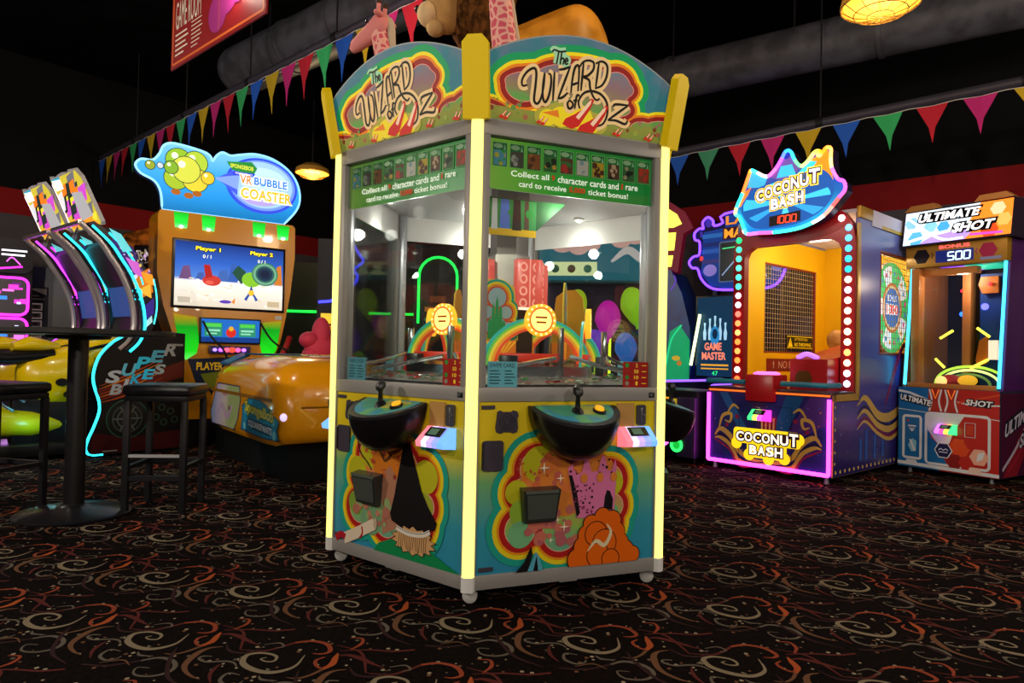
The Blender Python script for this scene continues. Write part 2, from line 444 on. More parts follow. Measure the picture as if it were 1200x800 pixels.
def caged_lamp(label, loc, d=.45, power=12):
    t = thing('caged_lamp', label, 'ceiling lamp', loc, 0, None); r_ = d/2
    MB().lathe([(.001, .12), (r_*.5, .115), (r_*.95, .05), (r_, .0), (r_*.97, -.005), (r_*.9, .03), (.001, .09)], M('#c9953c', .5), 32).build('reflector', t)
    MB().lathe([(.001, -.03), (r_*.5, -.025), (r_*.85, -.005), (r_*.92, .012), (.001, .02)], lampglow, 32).build('diffuser', t)
    g = MB()
    for rr, z in ((r_*.98, -.01), (r_*.66, -.055), (r_*.33, -.075)):
        g.tube([(rr*math.cos(2*PI*k/28), rr*math.sin(2*PI*k/28), z) for k in range(28)], .004, wire, 6, closed=True)
    for k in range(12):
        a = 2*PI*k/12; g.tube([(r_*math.cos(a), r_*math.sin(a), 0), (r_*.66*math.cos(a), r_*.66*math.sin(a), -.056), (r_*.33*math.cos(a), r_*.33*math.sin(a), -.076), (0, 0, -.082)], .003, wire, 6)
    g.build('wire_guard', t)
    MB().cyl((0, 0, .11), (0, 0, CH-loc[2]), .012, dk, seg=8).build('stem', t)
    light('lamp_light', t, (0, 0, -.2), power, (1, .72, .38), .2)
    return t
caged_lamp('glowing caged lamp at the top right in front of the round duct', (2.2, 4.12, 3.17), power=25)
caged_lamp('glowing caged lamp low behind the bubble sign', (-2.75, 9.2, 3.38), power=60)
# hanging banner
bt = thing('hanging_banner', 'red hanging banner with white lettering at the top left', 'banner', (-2.52, 4.94, 3.0), -41.3)
bw = 1.35
MB().box(-.0, bw, -.006, .006, 0, 1.15, M('#8c1016', .6)).build('cloth', bt)
a = Art((0.02, bw-.02, .02, 1.13)); cr = M('#e8dcc8', .6); og = M('#d8642a', .6); pu = M('#9a2a78', .6)
for q in ([(.03, .03), (.03, 1.12)], [(.03, .03), (bw-.03, .03)], [(bw-.03, .03), (bw-.03, 1.12)]): a.stroke(q, .018, og, n=0)
for x, z, r_ in ((.85, .32, .17), (.72, .2, .13), (.98, .5, .2), (.8, .42, .15), (1.0, .3, .12), (.88, .62, .2)): a.disc(x, z, r_, pu)
a.text('GAME ROOM', .07, .27, .4, .2, cr, .0); a.text('THE', .2, .5, .14, .06, cr)
a.stroke([(.74, .08), (.74, 1.08)], .006, og, n=0)
for k in range(5): a.rect(.07, .07+(.19, .21, .17, .2, .14)[k], .225-k*.036, .237-k*.036, cr)
for k in range(7): a.rect(.33, .33+(.16, .15, .17, .14, .16, .13, .1)[k], .25-k*.029, .257-k*.029, cr)
for k in range(5): a.rect(.86, .86+(.3, .36, .28, .33, .24)[k], .72-k*.12, .735-k*.12, cr)
a.build('lettering', bt, (0, -.0075, 0))
for x in (.04, bw-.04): MB().cyl((x, 0, 1.15), (x, 0, 2.0), .005, dk, seg=6).build('hanging_cord', bt)
MB().cyl((-.03, 0, 1.15), (bw+.03, 0, 1.15), .015, dk, seg=10).build('top_bar', bt)
light('lamp_light', None, (.55, 3.2, 3.75), 34, (1, .66, .3), .12)
# added fill lights without fixtures, brightening the machines from around the camera
for i, (x, y, p_) in enumerate(((-2.2, -1.2, 150), (2.3, -1.2, 150), (0, -3.2, 200), (-4.6, 2.0, 260), (4.6, 1.8, 130), (-5.6, 5.6, 60), (5.9, 4.4, 40), (-1.75, 4.3, 75), (3.4, 3.3, 35))):
    light('fill_light', None, (x, y, 2.5 if y < 2.5 else 3.3), p_, (1, .88, .74), .09)
# ================================================================ hexagonal coin pusher in the middle
S = .88; HY = -8.6; HC = (-.024, 3.553, 0)
hexm = M('#8f8b88', .42, .15); whitep = M('#d9d9d6', .5); blk = M('#0d0d0f', .35); chrome = M('#c9ccd2', .18, .9)
yel = M('#f8d600', .5); tubem = G('#fff184', 1.1); dgrey = M('#3b3640', .5)
glass = glass_mat('window_glass', '#f4f8f6', .035)
hexc = thing('coin_pusher_cabinet', 'tall six-sided coin pusher cabinet with glowing yellow corners in the centre', 'arcade machine', HC, HY)
def hv(k, r=S): a = R(270 + 60*k); return (r*math.cos(a), r*math.sin(a))
def fl(k, z=0): x, y = hv(k); return (x, y, z)
def fr(k, tilt=0): return (R(tilt), 0, R(30 + 60*k))
def six(o, ks=range(6), tilt=0):
    """the same part on the other sides of the cabinet"""
    z = o.location.z; out = [o]
    for k in ks[1:]:
        c = copy_tree(o, o.parent); c.location = fl(k, z); c.rotation_euler = fr(k, tilt); out.append(c)
    o.location = fl(ks[0], z); o.rotation_euler = fr(ks[0], tilt); return out
# frame: rails and stiles of every side in one welded frame
mb = MB()
for k in range(6):
    x, y = hv(k); xf = Matrix.Translation((x, y, 0)) @ Matrix.Rotation(R(30+60*k), 4, 'Z')
    for z0, z1 in ((.065, .122), (.805, .862), (1.868, 1.93)): mb.box(.025, S-.025, -.004, .04, z0, z1, hexm, .003, xf)
    for z0, z1, w_ in ((.122, .805, .034), (.862, 1.868, .058)):
        mb.box(.02, w_, -.003, .04, z0, z1, hexm, .002, xf); mb.box(S-w_, S-.02, -.003, .04, z0, z1, hexm, .002, xf)
    mb.box(.4, .48, .0, .03, .06, .066, hexm, 0, xf)
mb.build('frame', hexc)
mb = MB(); mb.prism_z([hv(k, S-.03) for k in range(6)], .07, .1, dgrey); mb.build('base_plate', hexc)
mb = MB(); mb.prism_z([hv(k, S-.03) for k in range(6)], 1.89, 1.93, whitep); mb.build('roof', hexc)
# corner light strips and their caps
for k in range(6):
    a = R(270 + 60*k); x, y = hv(k); c, s_ = math.cos(a), math.sin(a); xf = Matrix.Translation((x, y, 0)) @ Matrix.Rotation(a + PI/2, 4, 'Z')
    mb = MB(); sec = [(-.026, .015), (-.021, -.006), (-.01, -.012), (.01, -.012), (.021, -.006), (.026, .015)]
    mb.prism_z(sec, .12, 1.925, tubem); o = mb.build('corner_light', hexc, (x, y, 0), (0, 0, a + PI/2))
    mb = MB(); mb.prism_z([(p*1.12, q*1.12) for p, q in sec], .062, .12, whitep); mb.build('end_cap', o)
    mb = MB(); mb.prism([(-.052, 0), (.052, 0), (.052, .285), (.028, .312), (-.028, .312), (-.052, .285)], -.018, .018, yel)
    mb.build('post_cap', hexc, (x + c*.012, y + s_*.012, 1.918), (R(11.3*.9), 0, a + PI/2))
# casters
for k in range(6):
    x, y = hv(k, S-.06); wt = M('#b9b8b4', .5)
    o = MB().cyl((x, y, .1), (x, y, .058), .02, hexm).build('caster', hexc)
    mb = MB(); mb.lathe([(.001, -.014), (.022, -.014), (.03, -.009), (.03, .009), (.022, .014), (.001, .014)], wt, 20, (x, y, .0305), Matrix.Rotation(PI/2, 3, 'X') ); mb.build('wheel', o)
# ---- arched marquees
arch = [(.012, 0), (.868, 0), (.879, .24)] + [(.88 - .88*t, .24 + .135*math.sin(PI*t)**.85) for t in [i/24 for i in range(1, 24)]] + [(.001, .24)]
teal = noise_mat('marquee_teal', '#2f7480', '#6b6f86', 7, .5, 4, .42, .72, .32)
field = ramp_mat('marquee_field', [(0, '#7a8a3a'), (.05, '#8a8a3c'), (.09, '#5f9a4a'), (.14, '#8a7a5a'), (.2, '#8a6a6e'), (.3, '#5f7f8c')], noise=.1, nscale=14, rough=.5, emit=.32)
gA, yA, oA, rA, kA = M('#0f9455', .5, 0, .32), M('#e9d414', .5, 0, .32), M('#dd7a18', .5, 0, .32), M('#8e1e17', .5, 0, .32), M('#e08a7c', .5, 0, .32)
ink = M('#1f1a10', .5); halo = M('#e2bf86', .5, 0, .32); halo2 = M('#9accA0', .5, 0, .32); shoe = M('#c2241c', .5, 0, .32); shoel = M('#efc9a8', .5, 0, .32)
mb = MB(); mb.prism(arch, 0, .02, M('#a8b0b0', .5)); mq = mb.build('marquee', hexc, (0, 0, 1.93))
a = Art(); a.poly([(p[0]*.99+.0044, max(p[1]*.985, .004)) for p in arch], teal)
ell = [(.37, .155, .29, .085), (.46, .2, .245, .085), (.18, .14, .095, .075), (.6, .2, .09, .085), (.56, .12, .14, .06)]
lob = [(.02, .03, .115, .045), (.85, .045, .12, .07), (.75, .05, .08, .05)]
z0_ = .003
a.clip = (.016, .866, .004, .36)
for g_, m_ in ((.056, gA), (.028, yA), (.014, oA), (.002, rA), (-.019, kA), (-.0225, field)):
    for i, (x, z, rx, rz) in enumerate(ell): a.poly(circ(x, z, rx+g_, 48, rz+g_), m_)
    gg = min(g_, .03)
    for x, z, rx, rz in lob: a.poly(circ(x, z, rx+gg*.8, 30, rz+gg*.8), m_)
    if m_ in (oA, yA, gA): a.rect(.016, .866, .004, .05+g_*.5, m_)
a.rect(.016, .866, .004, .055, field)
dr = random.Random(5)
for _ in range(70):
    x = dr.uniform(.03, .85); z = dr.uniform(.01, .085); a.disc(x, z, dr.uniform(.004, .011), dr.choice((M('#7a3d22', .5, 0, .32), M('#9a5a3e', .5, 0, .32), M('#8a9a3a', .5, 0, .32), M('#5c8a3e', .5, 0, .32), M('#9a6a5c', .5, 0, .32))), n=8)
for x, z, r_ in ((.3, .04, .05), (.42, .05, .08), (.5, .04, .06), (.36, .06, .06)): a.disc(x, z, r_*1.25, M('#a8a03a', .5, 0, .32), r_*.8)
for x, z, r_ in ((.36, .05, .05), (.44, .06, .06), (.3, .04, .04), (.5, .035, .04)): a.disc(x, z, r_, M('#e8d020', .5, 0, .32), r_*.8)
a.poly([(.27, .055), (.34, .075), (.35, .045)], M('#dd7a1c', .5, 0, .32))
def oz(l): return [(x, z-1.93-.085*(x-.02)/.86*.35) for x, z in l]
W_ = [[(.195,2.086),(.175,2.08),(.172,2.104),(.19,2.136),(.217,2.155),(.229,2.141),(.231,2.097),(.23,2.039),(.24,2.023),(.252,2.029),(.262,2.057),(.267,2.103),(.266,2.147)],[(.265,2.147),(.263,2.102),(.267,2.054),(.28,2.035),(.293,2.062),(.298,2.108),(.293,2.142),(.281,2.147)],
 [(.308,2.158),(.313,2.046)], [(.326,2.17),(.35,2.178),(.375,2.192)], [(.375,2.192),(.355,2.125),(.335,2.059)], [(.335,2.059),(.355,2.068),(.376,2.09)],
 [(.39,2.09),(.39,2.136),(.395,2.186),(.406,2.203),(.416,2.189),(.421,2.104)], [(.389,2.122),(.417,2.137)],
 [(.433,2.219),(.434,2.108)], [(.417,2.199),(.431,2.221),(.456,2.232),(.479,2.227),(.48,2.2),(.458,2.173),(.44,2.164),(.466,2.156),(.475,2.126),(.493,2.096),(.511,2.085),(.524,2.094)],
 [(.503,2.235),(.5,2.134)], [(.488,2.226),(.516,2.24),(.542,2.228),(.545,2.187),(.528,2.148),(.497,2.129)],
 [(.388,2.063),(.379,2.048),(.387,2.03),(.4,2.035),(.404,2.051),(.388,2.063)], [(.431,2.087),(.418,2.085),(.413,2.032)], [(.404,2.063),(.423,2.068)],
 [(.437,2.038),(.428,2.064),(.446,2.099),(.482,2.116),(.527,2.111),(.559,2.083),(.567,2.038),(.553,1.998),(.522,1.98)],
 [(.589,2.072),(.603,2.085),(.663,2.091)], [(.663,2.091),(.62,2.055),(.573,2.015)], [(.573,2.015),(.612,2.02),(.656,2.013),(.668,2.03)]]
T_ = [[(.289,2.231),(.298,2.241),(.322,2.239),(.35,2.246)], [(.318,2.241),(.313,2.19)], [(.331,2.24),(.329,2.191)], [(.327,2.206),(.338,2.217),(.344,2.211),(.341,2.193)], [(.349,2.206),(.361,2.211),(.355,2.22),(.349,2.208),(.354,2.197),(.364,2.202)]]
for l in W_: a.stroke(oz(l), .036, halo)
for l in T_: a.stroke(oz(l), .03, halo2)
for l in W_: a.stroke(oz(l), [.0075, .0105, .0105, .0075], ink)
for l in T_: a.stroke(oz(l), .007, ink)
def slipper(x, z, s_, r_=0):
    q = lambda l: [(x + (u*math.cos(r_)-v*math.sin(r_))*s_, z + (u*math.sin(r_)+v*math.cos(r_))*s_) for u, v in l]
    a.poly(q([(0, 0), (.35, -.12), (.62, 0), (1.0, .62), (1.12, .95), (1.0, 1.0), (.75, .62), (.45, .4), (.1, .2)]), shoe)
    a.poly(q([(.48, .3), (.6, .22), (1.0, .8), (1.02, .95), (.9, .85)]), shoel)
slipper(.365, .022, .12); slipper(.435, .004, .12)
for x, z in ((.085, .012), (.248, .012), (.6, .012), (.755, .012)): slipper(x, z, .03); slipper(x+.018, z-.004, .03)
o = a.build('lettering', mq)
six(mq, range(6), 11.3)
mq.location = fl(0, 1.93)
# ---- lower art panels
pan_bg = ramp_mat('panel_print', [(.12, '#2a86a8'), (.3, '#2f8fa5'), (.48, '#6aa56a'), (.58, '#c8b81e'), (.68, '#d9be10'), (.82, '#d6bb12')], rough=.35, noise=.05, nscale=3)
inner = ramp_mat('panel_cloud', [(.16, '#5fa08c'), (.3, '#8fb24a'), (.4, '#c08a5e'), (.5, '#d8782a'), (.62, '#d0a21c')], rough=.35, noise=.16, nscale=6)
tl, ye, og_, rd, pk, lime = M('#1f9a86', .4), M('#e0c81a', .4), M('#e08a1c', .4), M('#a81e1c', .4), M('#d8a88a', .4), M('#b5b21e', .4)
hat = M('#120e10', .5)
def cloud(a, C):
    for g_, m_ in ((.062, tl), (.036, ye), (.018, og_), (.008, rd), (-.016, pk), (-.020, inner)):
        for x, z, r_ in C: a.disc(x, z, r_+g_, m_, n=36)
    a.poly([(.24, .3), (.62, .3), (.64, .5), (.28, .56)], inner)
CL = [(.29, .53, .095), (.23, .44, .075), (.22, .29, .085), (.4, .27, .1), (.57, .3, .12), (.62, .47, .085), (.64, .36, .07), (.45, .46, .17)]
mb = MB(); mb.box(.034, S-.034, .004, .02, .12, .808, pan_bg); panel = mb.build('art_panel', hexc)
panels = six(panel)
def speck(a, cols, n, x0, x1, z0, z1, r0, r1, seed):
    q = random.Random(seed)
    for _ in range(n): a.disc(q.uniform(x0, x1), q.uniform(z0, z1), q.uniform(r0, r1), q.choice(cols), n=10)
def star(a, x, z, s_, m_):
    a.poly([(x-s_, z), (x-s_*.12, z+s_*.12), (x, z+s_), (x+s_*.12, z+s_*.12), (x+s_, z), (x+s_*.12, z-s_*.12), (x, z-s_), (x-s_*.12, z-s_*.12)], m_)
def artA(par):      # rose tower over orange billows
    a = Art((.036, S-.036, .122, .806)); cloud(a, CL)
    for x, z, r_, m_ in ((.3, .55, .075, lime), (.2, .44, .05, lime), (.22, .36, .05, M('#8fb43a', .4)), (.22, .27, .055, M('#6fae7a', .4)), (.63, .46, .06, lime), (.62, .33, .05, M('#6fae7a', .4))): a.disc(x, z, r_, m_)
    for x, z, r_ in ((.36, .5, .075), (.42, .42, .09), (.44, .52, .08), (.56, .5, .09), (.57, .4, .08)): a.disc(x, z, r_, M('#cf7a30', .4))
    speck(a, [M('#c8643a', .4), M('#d0703a', .4), M('#b85a4a', .4)], 26, .25, .5, .42, .58, .006, .022, 2)
    speck(a, [M('#b0605c', .4), M('#c06a58', .4), M('#a85a60', .4)], 34, .25, .47, .22, .36, .006, .026, 3)
    speck(a, [M('#b04a2a', .4)], 14, .2, .34, .5, .62, .003, .007, 4)
    pinkp = M('#cf6f9c', .4); ora = M('#d9600e', .4)
    a.poly([(.47, .322), (.45, .4), (.43, .5), (.425, .53), (.448, .545), (.45, .52), (.47, .5), (.49, .51), (.505, .57), (.52, .56), (.535, .51), (.565, .51), (.585, .575), (.6, .57), (.61, .515), (.63, .51), (.65, .56), (.655, .52), (.646, .33), (.56, .31)], pinkp)
    a.poly([(.452, .4), (.43, .5), (.445, .5), (.47, .42), (.485, .34), (.47, .325)], hat); a.poly([(.595, .35), (.6, .4), (.61, .43), (.625, .425), (.64, .39), (.638, .345)], hat)
    q = random.Random(9)
    for _ in range(46): a.disc(q.uniform(.455, .55), q.uniform(.33, .46), q.uniform(.002, .006), q.choice((hat, M('#7a2f56', .4))), n=6)
    for _ in range(12): a.disc(q.uniform(.42, .66), q.uniform(.5, .58), q.uniform(.002, .008), hat, n=6)
    for x in (.50, .575, .64): a.disc(x, .485, .016, M('#cf7a30', .4), .02)
    # plain orange billows on black
    a.poly([(.5, .122), (.48, .2), (.52, .32), (.6, .33), (.66, .28), (.74, .15), (.75, .122)], hat)
    for x, z, r_ in ((.475, .15, .045), (.5, .2, .042), (.515, .25, .038), (.52, .135, .03), (.535, .295, .034), (.59, .32, .036), (.635, .30, .042), (.655, .25, .042), (.665, .2, .05), (.69, .16, .055), (.735, .15, .035)): a.disc(x, z, r_+.004, hat); 
    for x, z, r_ in ((.475, .15, .045), (.5, .2, .042), (.515, .25, .038), (.52, .135, .03), (.535, .295, .034), (.59, .32, .036), (.635, .30, .042), (.655, .25, .042), (.665, .2, .05), (.69, .16, .055), (.735, .15, .035)): a.disc(x, z, r_, ora)
    cream = M('#d8c8a0', .4)
    for x, z, r_ in ((.56, .25, .05), (.6, .21, .055), (.57, .16, .05), (.63, .14, .04)): a.disc(x, z, r_+.004, hat); a.disc(x, z, r_, ora)
    a.stroke([(.52, .18), (.56, .22), (.6, .2), (.63, .25), (.61, .29)], [.004, .016, .018, .014, .004], cream)
    a.poly([(.2, .122), (.235, .16), (.265, .225), (.272, .19), (.25, .122)], hat); a.poly([(.25, .122), (.285, .2), (.3, .18), (.32, .122)], M('#4f9fb4', .4)); a.poly([(.275, .122), (.29, .185), (.297, .122)], hat)
    for x, z, s_ in ((.315, .535, .028), (.39, .49, .022), (.41, .29, .025), (.38, .32, .018), (.35, .24, .016)): star(a, x, z, s_, M('#f0e6c8', .4))
    return a.build('printed_art', par)
def artB(par):      # dark cone, straw ruffle, green mound, rolled parchment
    a = Art((.036, S-.036, .122, .806)); cloud(a, CL)
    for x, z, r_, m_ in ((.3, .55, .075, lime), (.2, .46, .06, lime), (.2, .31, .055, M('#7a9a3a', .4)), (.3, .25, .07, M('#6f9a70', .4)), (.64, .48, .07, lime), (.63, .36, .055, M('#9aa030', .4)), (.62, .28, .05, M('#5f9a70', .4))): a.disc(x, z, r_, m_)
    for x, z, r_ in ((.4, .52, .1), (.42, .43, .09), (.34, .58, .06), (.46, .55, .07)): a.disc(x, z, r_, M('#c4701e', .4))
    a.poly([(.38, .2), (.36, .45), (.42, .5), (.5, .42), (.5, .25)], M('#a8745a', .4))
    speck(a, [M('#b0442a', .4), M('#b85a30', .4), M('#8a3a24', .4)], 26, .26, .5, .44, .62, .003, .012, 12)
    speck(a, [M('#a86a58', .4), M('#b87a60', .4), M('#8aa06a', .4)], 26, .2, .46, .24, .34, .008, .026, 13)
    a.stroke([(.2, .6), (.22, .54), (.27, .5), (.3, .47)], .006, hat); a.stroke([(.34, .57), (.37, .54), (.39, .52), (.43, .55)], .012, M('#5a3418', .4))
    a.poly([(.518, .63), (.5, .58), (.47, .45), (.455, .38), (.43, .3), (.44, .27), (.5, .25), (.62, .25), (.7, .27), (.712, .3), (.66, .36), (.62, .42), (.58, .52), (.55, .6), (.53, .632)], hat)
    grn = M('#12824a', .4); straw = M('#c79a68', .4)
    a.poly([(.33, .122), (.36, .16), (.44, .19), (.66, .19), (.76, .15), (.846, .122)], grn)
    q = random.Random(4)
    pts = []
    for i in range(28):
        t = 2*PI*i/28; r_ = .105 if i % 2 else .082; pts.append((.575 + r_*1.35*math.cos(t), .205 + r_*.62*math.sin(t)))
    a.poly(pts, hat); a.poly([(.575+(x-.575)*.95, .205+(z-.205)*.93) for x, z in pts], straw)
    for i in range(14): x = .49+.0125*i; a.stroke([(x+q.uniform(-.01, .01), .15+q.uniform(0, .02)), (x, .2), (x+.004, .235)], .0028, hat)
    a.stroke([(.47, .245), (.55, .232), (.63, .24), (.675, .26)], .02, M('#d8d2c4', .4)); a.stroke([(.47, .25), (.55, .237), (.63, .245), (.675, .266)], .0025, hat)
    a.stroke([(.12, .135), (.2, .17), (.33, .235)], .05, M('#d9c8b0', .4), n=0); a.stroke([(.232, .155), (.25, .18), (.245, .21)], .01, M('#a81e2c', .4)); a.stroke([(.06, .127), (.1, .15), (.13, .14)], .03, M('#a81e2c', .4))
    a.disc(.335, .238, .012, M('#b8a488', .4), .024)
    return a.build('printed_art', par)
for k in range(6):
    (artA if k in (0, 2, 4) else artB)(panels[k]) if k in (0, 5) else None
for k in (1, 3): 
    c = [o for o in panels[5].children if o.name.startswith('printed_art')][0].copy(); col.objects.link(c); c.parent = panels[k]
for k in (2, 4):
    c = [o for o in panels[0].children if o.name.startswith('printed_art')][0].copy(); col.objects.link(c); c.parent = panels[k]
# fittings on every side
plate = M('#3d3742', .5); grill = M('#2a262c', .5)
mb = MB()
mb.prism([(.104, .7), (.112, .766), (.125, .77), (.135, .764), (.17, .764), (.18, .77), (.195, .766), (.201, .75), (.196, .735), (.2, .7), (.196, .684), (.18, .678), (.165, .684), (.138, .684), (.125, .678), (.108, .684)], -.004, .004, plate)
for i in range(3): mb.tube([(.152+(.012+.01*i)*math.cos(t*PI/8), -.005, .724+(.012+.01*i)*math.sin(t*PI/8)) for t in range(16)], .0015, grill, 5, closed=True)
six(mb.build('speaker_grille', hexc))
mb = MB(); mb.prism(rrect(.05, .139, .53, .65, .012), -.005, .004, plate); mb.box(.05, .056, -.009, .0, .54, .64, grill); six(mb.build('service_hatch', hexc))
six(MB().box(.045, .1, -.003, .004, .776, .79, plate).build('hinge_plate', hexc)); six(MB().box(.045, .105, -.003, .004, .135, .15, plate).build('hinge_plate', hexc))
mb = MB(); mb.box(.655, .74, -.004, .004, .69, .795, M('#b58a4a', .4)); six(mb.build('coin_plate', hexc))
mb = MB(); mb.prism(rrect(.752, .795, .7, .788, .01), -.008, .004, M('#5a565c', .35, .6)); mb.box(.77, .776, -.011, -.007, .715, .775, chrome, .001); mb.cyl((.785, -.008, .745), (.785, -.014, .745), .006, chrome, seg=10); six(mb.build('coin_slot', hexc))
mb = MB(); mb.box(.81, .84, -.006, 0, .818, .842, blk, .002); mb.cyl((.82, -.006, .83), (.82, -.009, .83), .007, chrome, seg=12); six(mb.build('door_lock', hexc))
# ticket and card bin: smoked flap in a hood
bin_m = M('#2b2f2c', .25); mb = MB()
mb.loft([[(.212, -.002, .46), (.376, -.002, .46), (.368, -.002, .318), (.226, -.002, .318)], [(.212, -.05, .452), (.376, -.05, .452), (.364, -.03, .322), (.23, -.03, .322)]], bin_m)
bins = mb.build('prize_bin', hexc); mb = MB(); mb.box(.222, .366, -.051, -.049, .44, .452, M('#50564f', .4)); mb.loft([[(.226, -.05, .435), (.362, -.05, .435), (.356, -.034, .335), (.238, -.034, .335)], [(.226, -.053, .435), (.362, -.053, .435), (.356, -.037, .335), (.238, -.037, .335)]], M('#454a44', .2)); mb.build('flap', bins); six(bins)
# control bowl: a quarter-dome with a printed top, joystick and button
bc, br = .44, .2
mb = MB(); V = []; n_, m2 = 24, 10; F = []
for i in range(m2+1):
    th = (PI/2)*i/m2
    for j in range(n_+1):
        ph = PI*j/n_; V.append((bc - br*math.cos(ph)*math.cos(th)**.8, -.005 - br*.95*math.sin(ph)*math.cos(th)**.8, .782 - .195*math.sin(th)**1.15))
for i in range(m2): F += [(i*(n_+1)+j, i*(n_+1)+j+1, (i+1)*(n_+1)+j+1, (i+1)*(n_+1)+j) for j in range(n_)]
mb.add(V, F, M('#0c0b0d', .28)); top = [(bc - br*math.cos(PI*j/n_), -.005 - br*.95*math.sin(PI*j/n_)) for j in range(n_+1)]
mb.prism_z(top, .778, .79, M('#16151a', .3)); tip = lambda m: setattr(m, 'v', [(x, y, z + .34*y) for x, y, z in m.v])
tip(mb); bowl = mb.build('control_bowl', hexc)
mb = MB(); deck = [(bc + (x-bc)*.86, -.012 + (y+.012)*.86) for x, y in top]; mb.prism_z(deck, .789, .7915, noise_mat('deck_print', '#2f8fae', '#5fae6a', 14, .3, 2, .45, .6)); mb.prism_z([(bc+.03+(x-bc)*.5, -.03+(y+.03)*.4) for x, y in top], .79, .7922, M('#b8b84a', .35)); mb.prism_z([(bc-.07+(x-bc)*.3, -.03+(y+.03)*.5) for x, y in top], .79, .7926, M('#3f9a7a', .35)); tip(mb); mb.build('deck_print', bowl)
mb = MB(); mb.lathe([(.001, .79), (.026, .792), (.02, .805), (.011, .812), (.009, .85), (.012, .856), (.021, .866), (.022, .88), (.015, .893), (.001, .895)], blk, 20, (bc-.01, -.075, 0)); tip(mb); mb.build('joystick', bowl)
mb = MB(); mb.lathe([(.001, .79), (.028, .79), (.028, .799), (.022, .803), (.001, .803)], blk, 20, (bc+.09, -.075, 0)); mb.lathe([(.001, .8), (.02, .803), (.019, .812), (.001, .815)], G('#f0a818', .7), 20, (bc+.09, -.075, 0)); tip(mb); mb.build('button', bowl)
six(bowl)
# card reader: sloped wedge lit in several colours
def reader(par, loc, s_=1.0, cols=('#f07a8a', '#e8d8f8', '#b8a0ff', '#8a9cff', '#6aa8ff'), st=1.0, yaw=0):
    mb = MB(); n = len(cols); w_ = .15*s_
    for i, c in enumerate(cols):
        x0, x1 = w_*i/n, w_*(i+1)/n
        mb.loft([[(x0, 0, 0), (x0, -.075*s_, .008*s_), (x0, -.08*s_, .03*s_), (x0, -.012*s_, .085*s_), (x0, 0, .085*s_)], [(x1, 0, 0), (x1, -.075*s_, .008*s_), (x1, -.08*s_, .03*s_), (x1, -.012*s_, .085*s_), (x1, 0, .085*s_)]], G(c, st))
    o = mb.build('card_reader', par, loc, (0, 0, yaw)); nrm = Vector((0, -.063, -.078)).normalized()
    mb = MB(); mb.add([(w_*.2, -.0605*s_, .0485*s_), (w_*.8, -.0605*s_, .0485*s_), (w_*.8, -.02*s_, .0815*s_), (w_*.2, -.02*s_, .0815*s_)], [(0, 1, 2, 3)], M('#11161a', .2)); mb.add([(w_*.3, -.0545*s_, .0545*s_), (w_*.62, -.0545*s_, .0545*s_), (w_*.62, -.028*s_, .0765*s_), (w_*.3, -.028*s_, .0765*s_)], [(0, 1, 2, 3)], G('#4f6a58', .4))
    for v in range(len(mb.v)): mb.v[v] = (mb.v[v][0], mb.v[v][1]-.003*(1 if v < 4 else 1.3), mb.v[v][2]+.003*(1 if v < 4 else 1.3))
    mb.build('reader_screen', o, fix=False, smooth=0); return o
for k in range(6):
    o = reader(hexc, (0, 0, 0)); x, y = hv(k); c, s_ = math.cos(R(30+60*k)), math.sin(R(30+60*k))
    o.location = (x + .658*c - .004*-s_, y + .658*s_ + .004*-c, .61); o.rotation_euler = (0, 0, R(30+60*k))
# ---- glass with its stickers
mb = MB(); mb.box(.05, S-.05, .018, .024, .858, 1.872, glass); gl = mb.build('glass_pane', hexc)
mb = MB(); hp = [(.06, 1.865), (.06, 1.672), (.068, 1.662), (.085, 1.66), (.826, 1.66), (.826, 1.865)]
mb.prism(hp, .026, .032, whitep); hd = mb.build('header_card', gl)
hgr = ramp_mat('header_print', [(.05, '#7db51c'), (.35, '#2fa22e'), (.8, '#0b8a38')], 'X', .35, noise=.1, nscale=3, emit=.25)
a = Art(); a.poly(hp, hgr)
cc = [('#5fa8c8', '#3fae4a', '#d8c83a'), ('#5a5048', '#b8b4ae', '#8a8890'), ('#a05a2a', '#6a3a1c', '#c87a3a'), ('#3a7a3a', '#1c2a1c', '#c8a03a'), ('#6a3a2a', '#b83a2a', '#3a7a3a'), ('#c8c4bc', '#8aa8b8', '#6a8a5a'), ('#c8a82a', '#5a3018', '#d8702a'), ('#5a3a2a', '#1c1412', '#c8a88a'), ('#3a6a3a', '#1a2018', '#a8a07a'), ('#8a4a2a', '#c83a2a', '#c8a07a')]
q = random.Random(21)
for i, (c0, c1, c2) in enumerate(cc):
    x0 = .078 + i*.0745; z0, z1 = 1.755, 1.85
    a.rect(x0-.002, x0+.062, z0-.002, z1+.002, M('#9ac88a', .4)); a.rect(x0, x0+.06, z0, z1, M('#1d7a3a', .4)); a.rect(x0+.003, x0+.057, z0+.003, z1-.03, M(c0, .4))
    a.disc(x0+.022, z1-.014, .02, M('#9fc49a', .4), .01); a.poly([(x0+.045, z1-.028), (x0+.05, z1-.004), (x0+.056, z1-.028)], M('#8fc8a0', .4))
    a.clip = (x0+.003, x0+.057, z0+.003, z1-.03)
    for _ in range(7): a.disc(q.uniform(x0+.01, x0+.05), q.uniform(z0+.008, z1-.035), q.uniform(.006, .014), M(q.choice((c0, c1, c1, c2)), .4), n=9)
    a.clip = None
tw = M('#f0f2e4', .5, 0, .5); tr = M('#c8341c', .5, 0, .4)
a.text('Collect all', .155, 1.718, .17, .024, tw, .012); a.text('9', .337, 1.718, .014, .024, tr, .03); a.text('character cards and', .365, 1.714, .29, .029, tw, .012); a.text('1', .668, 1.718, .008, .024, tr, .03); a.text('rare', .69, 1.718, .06, .019, tw, .012)
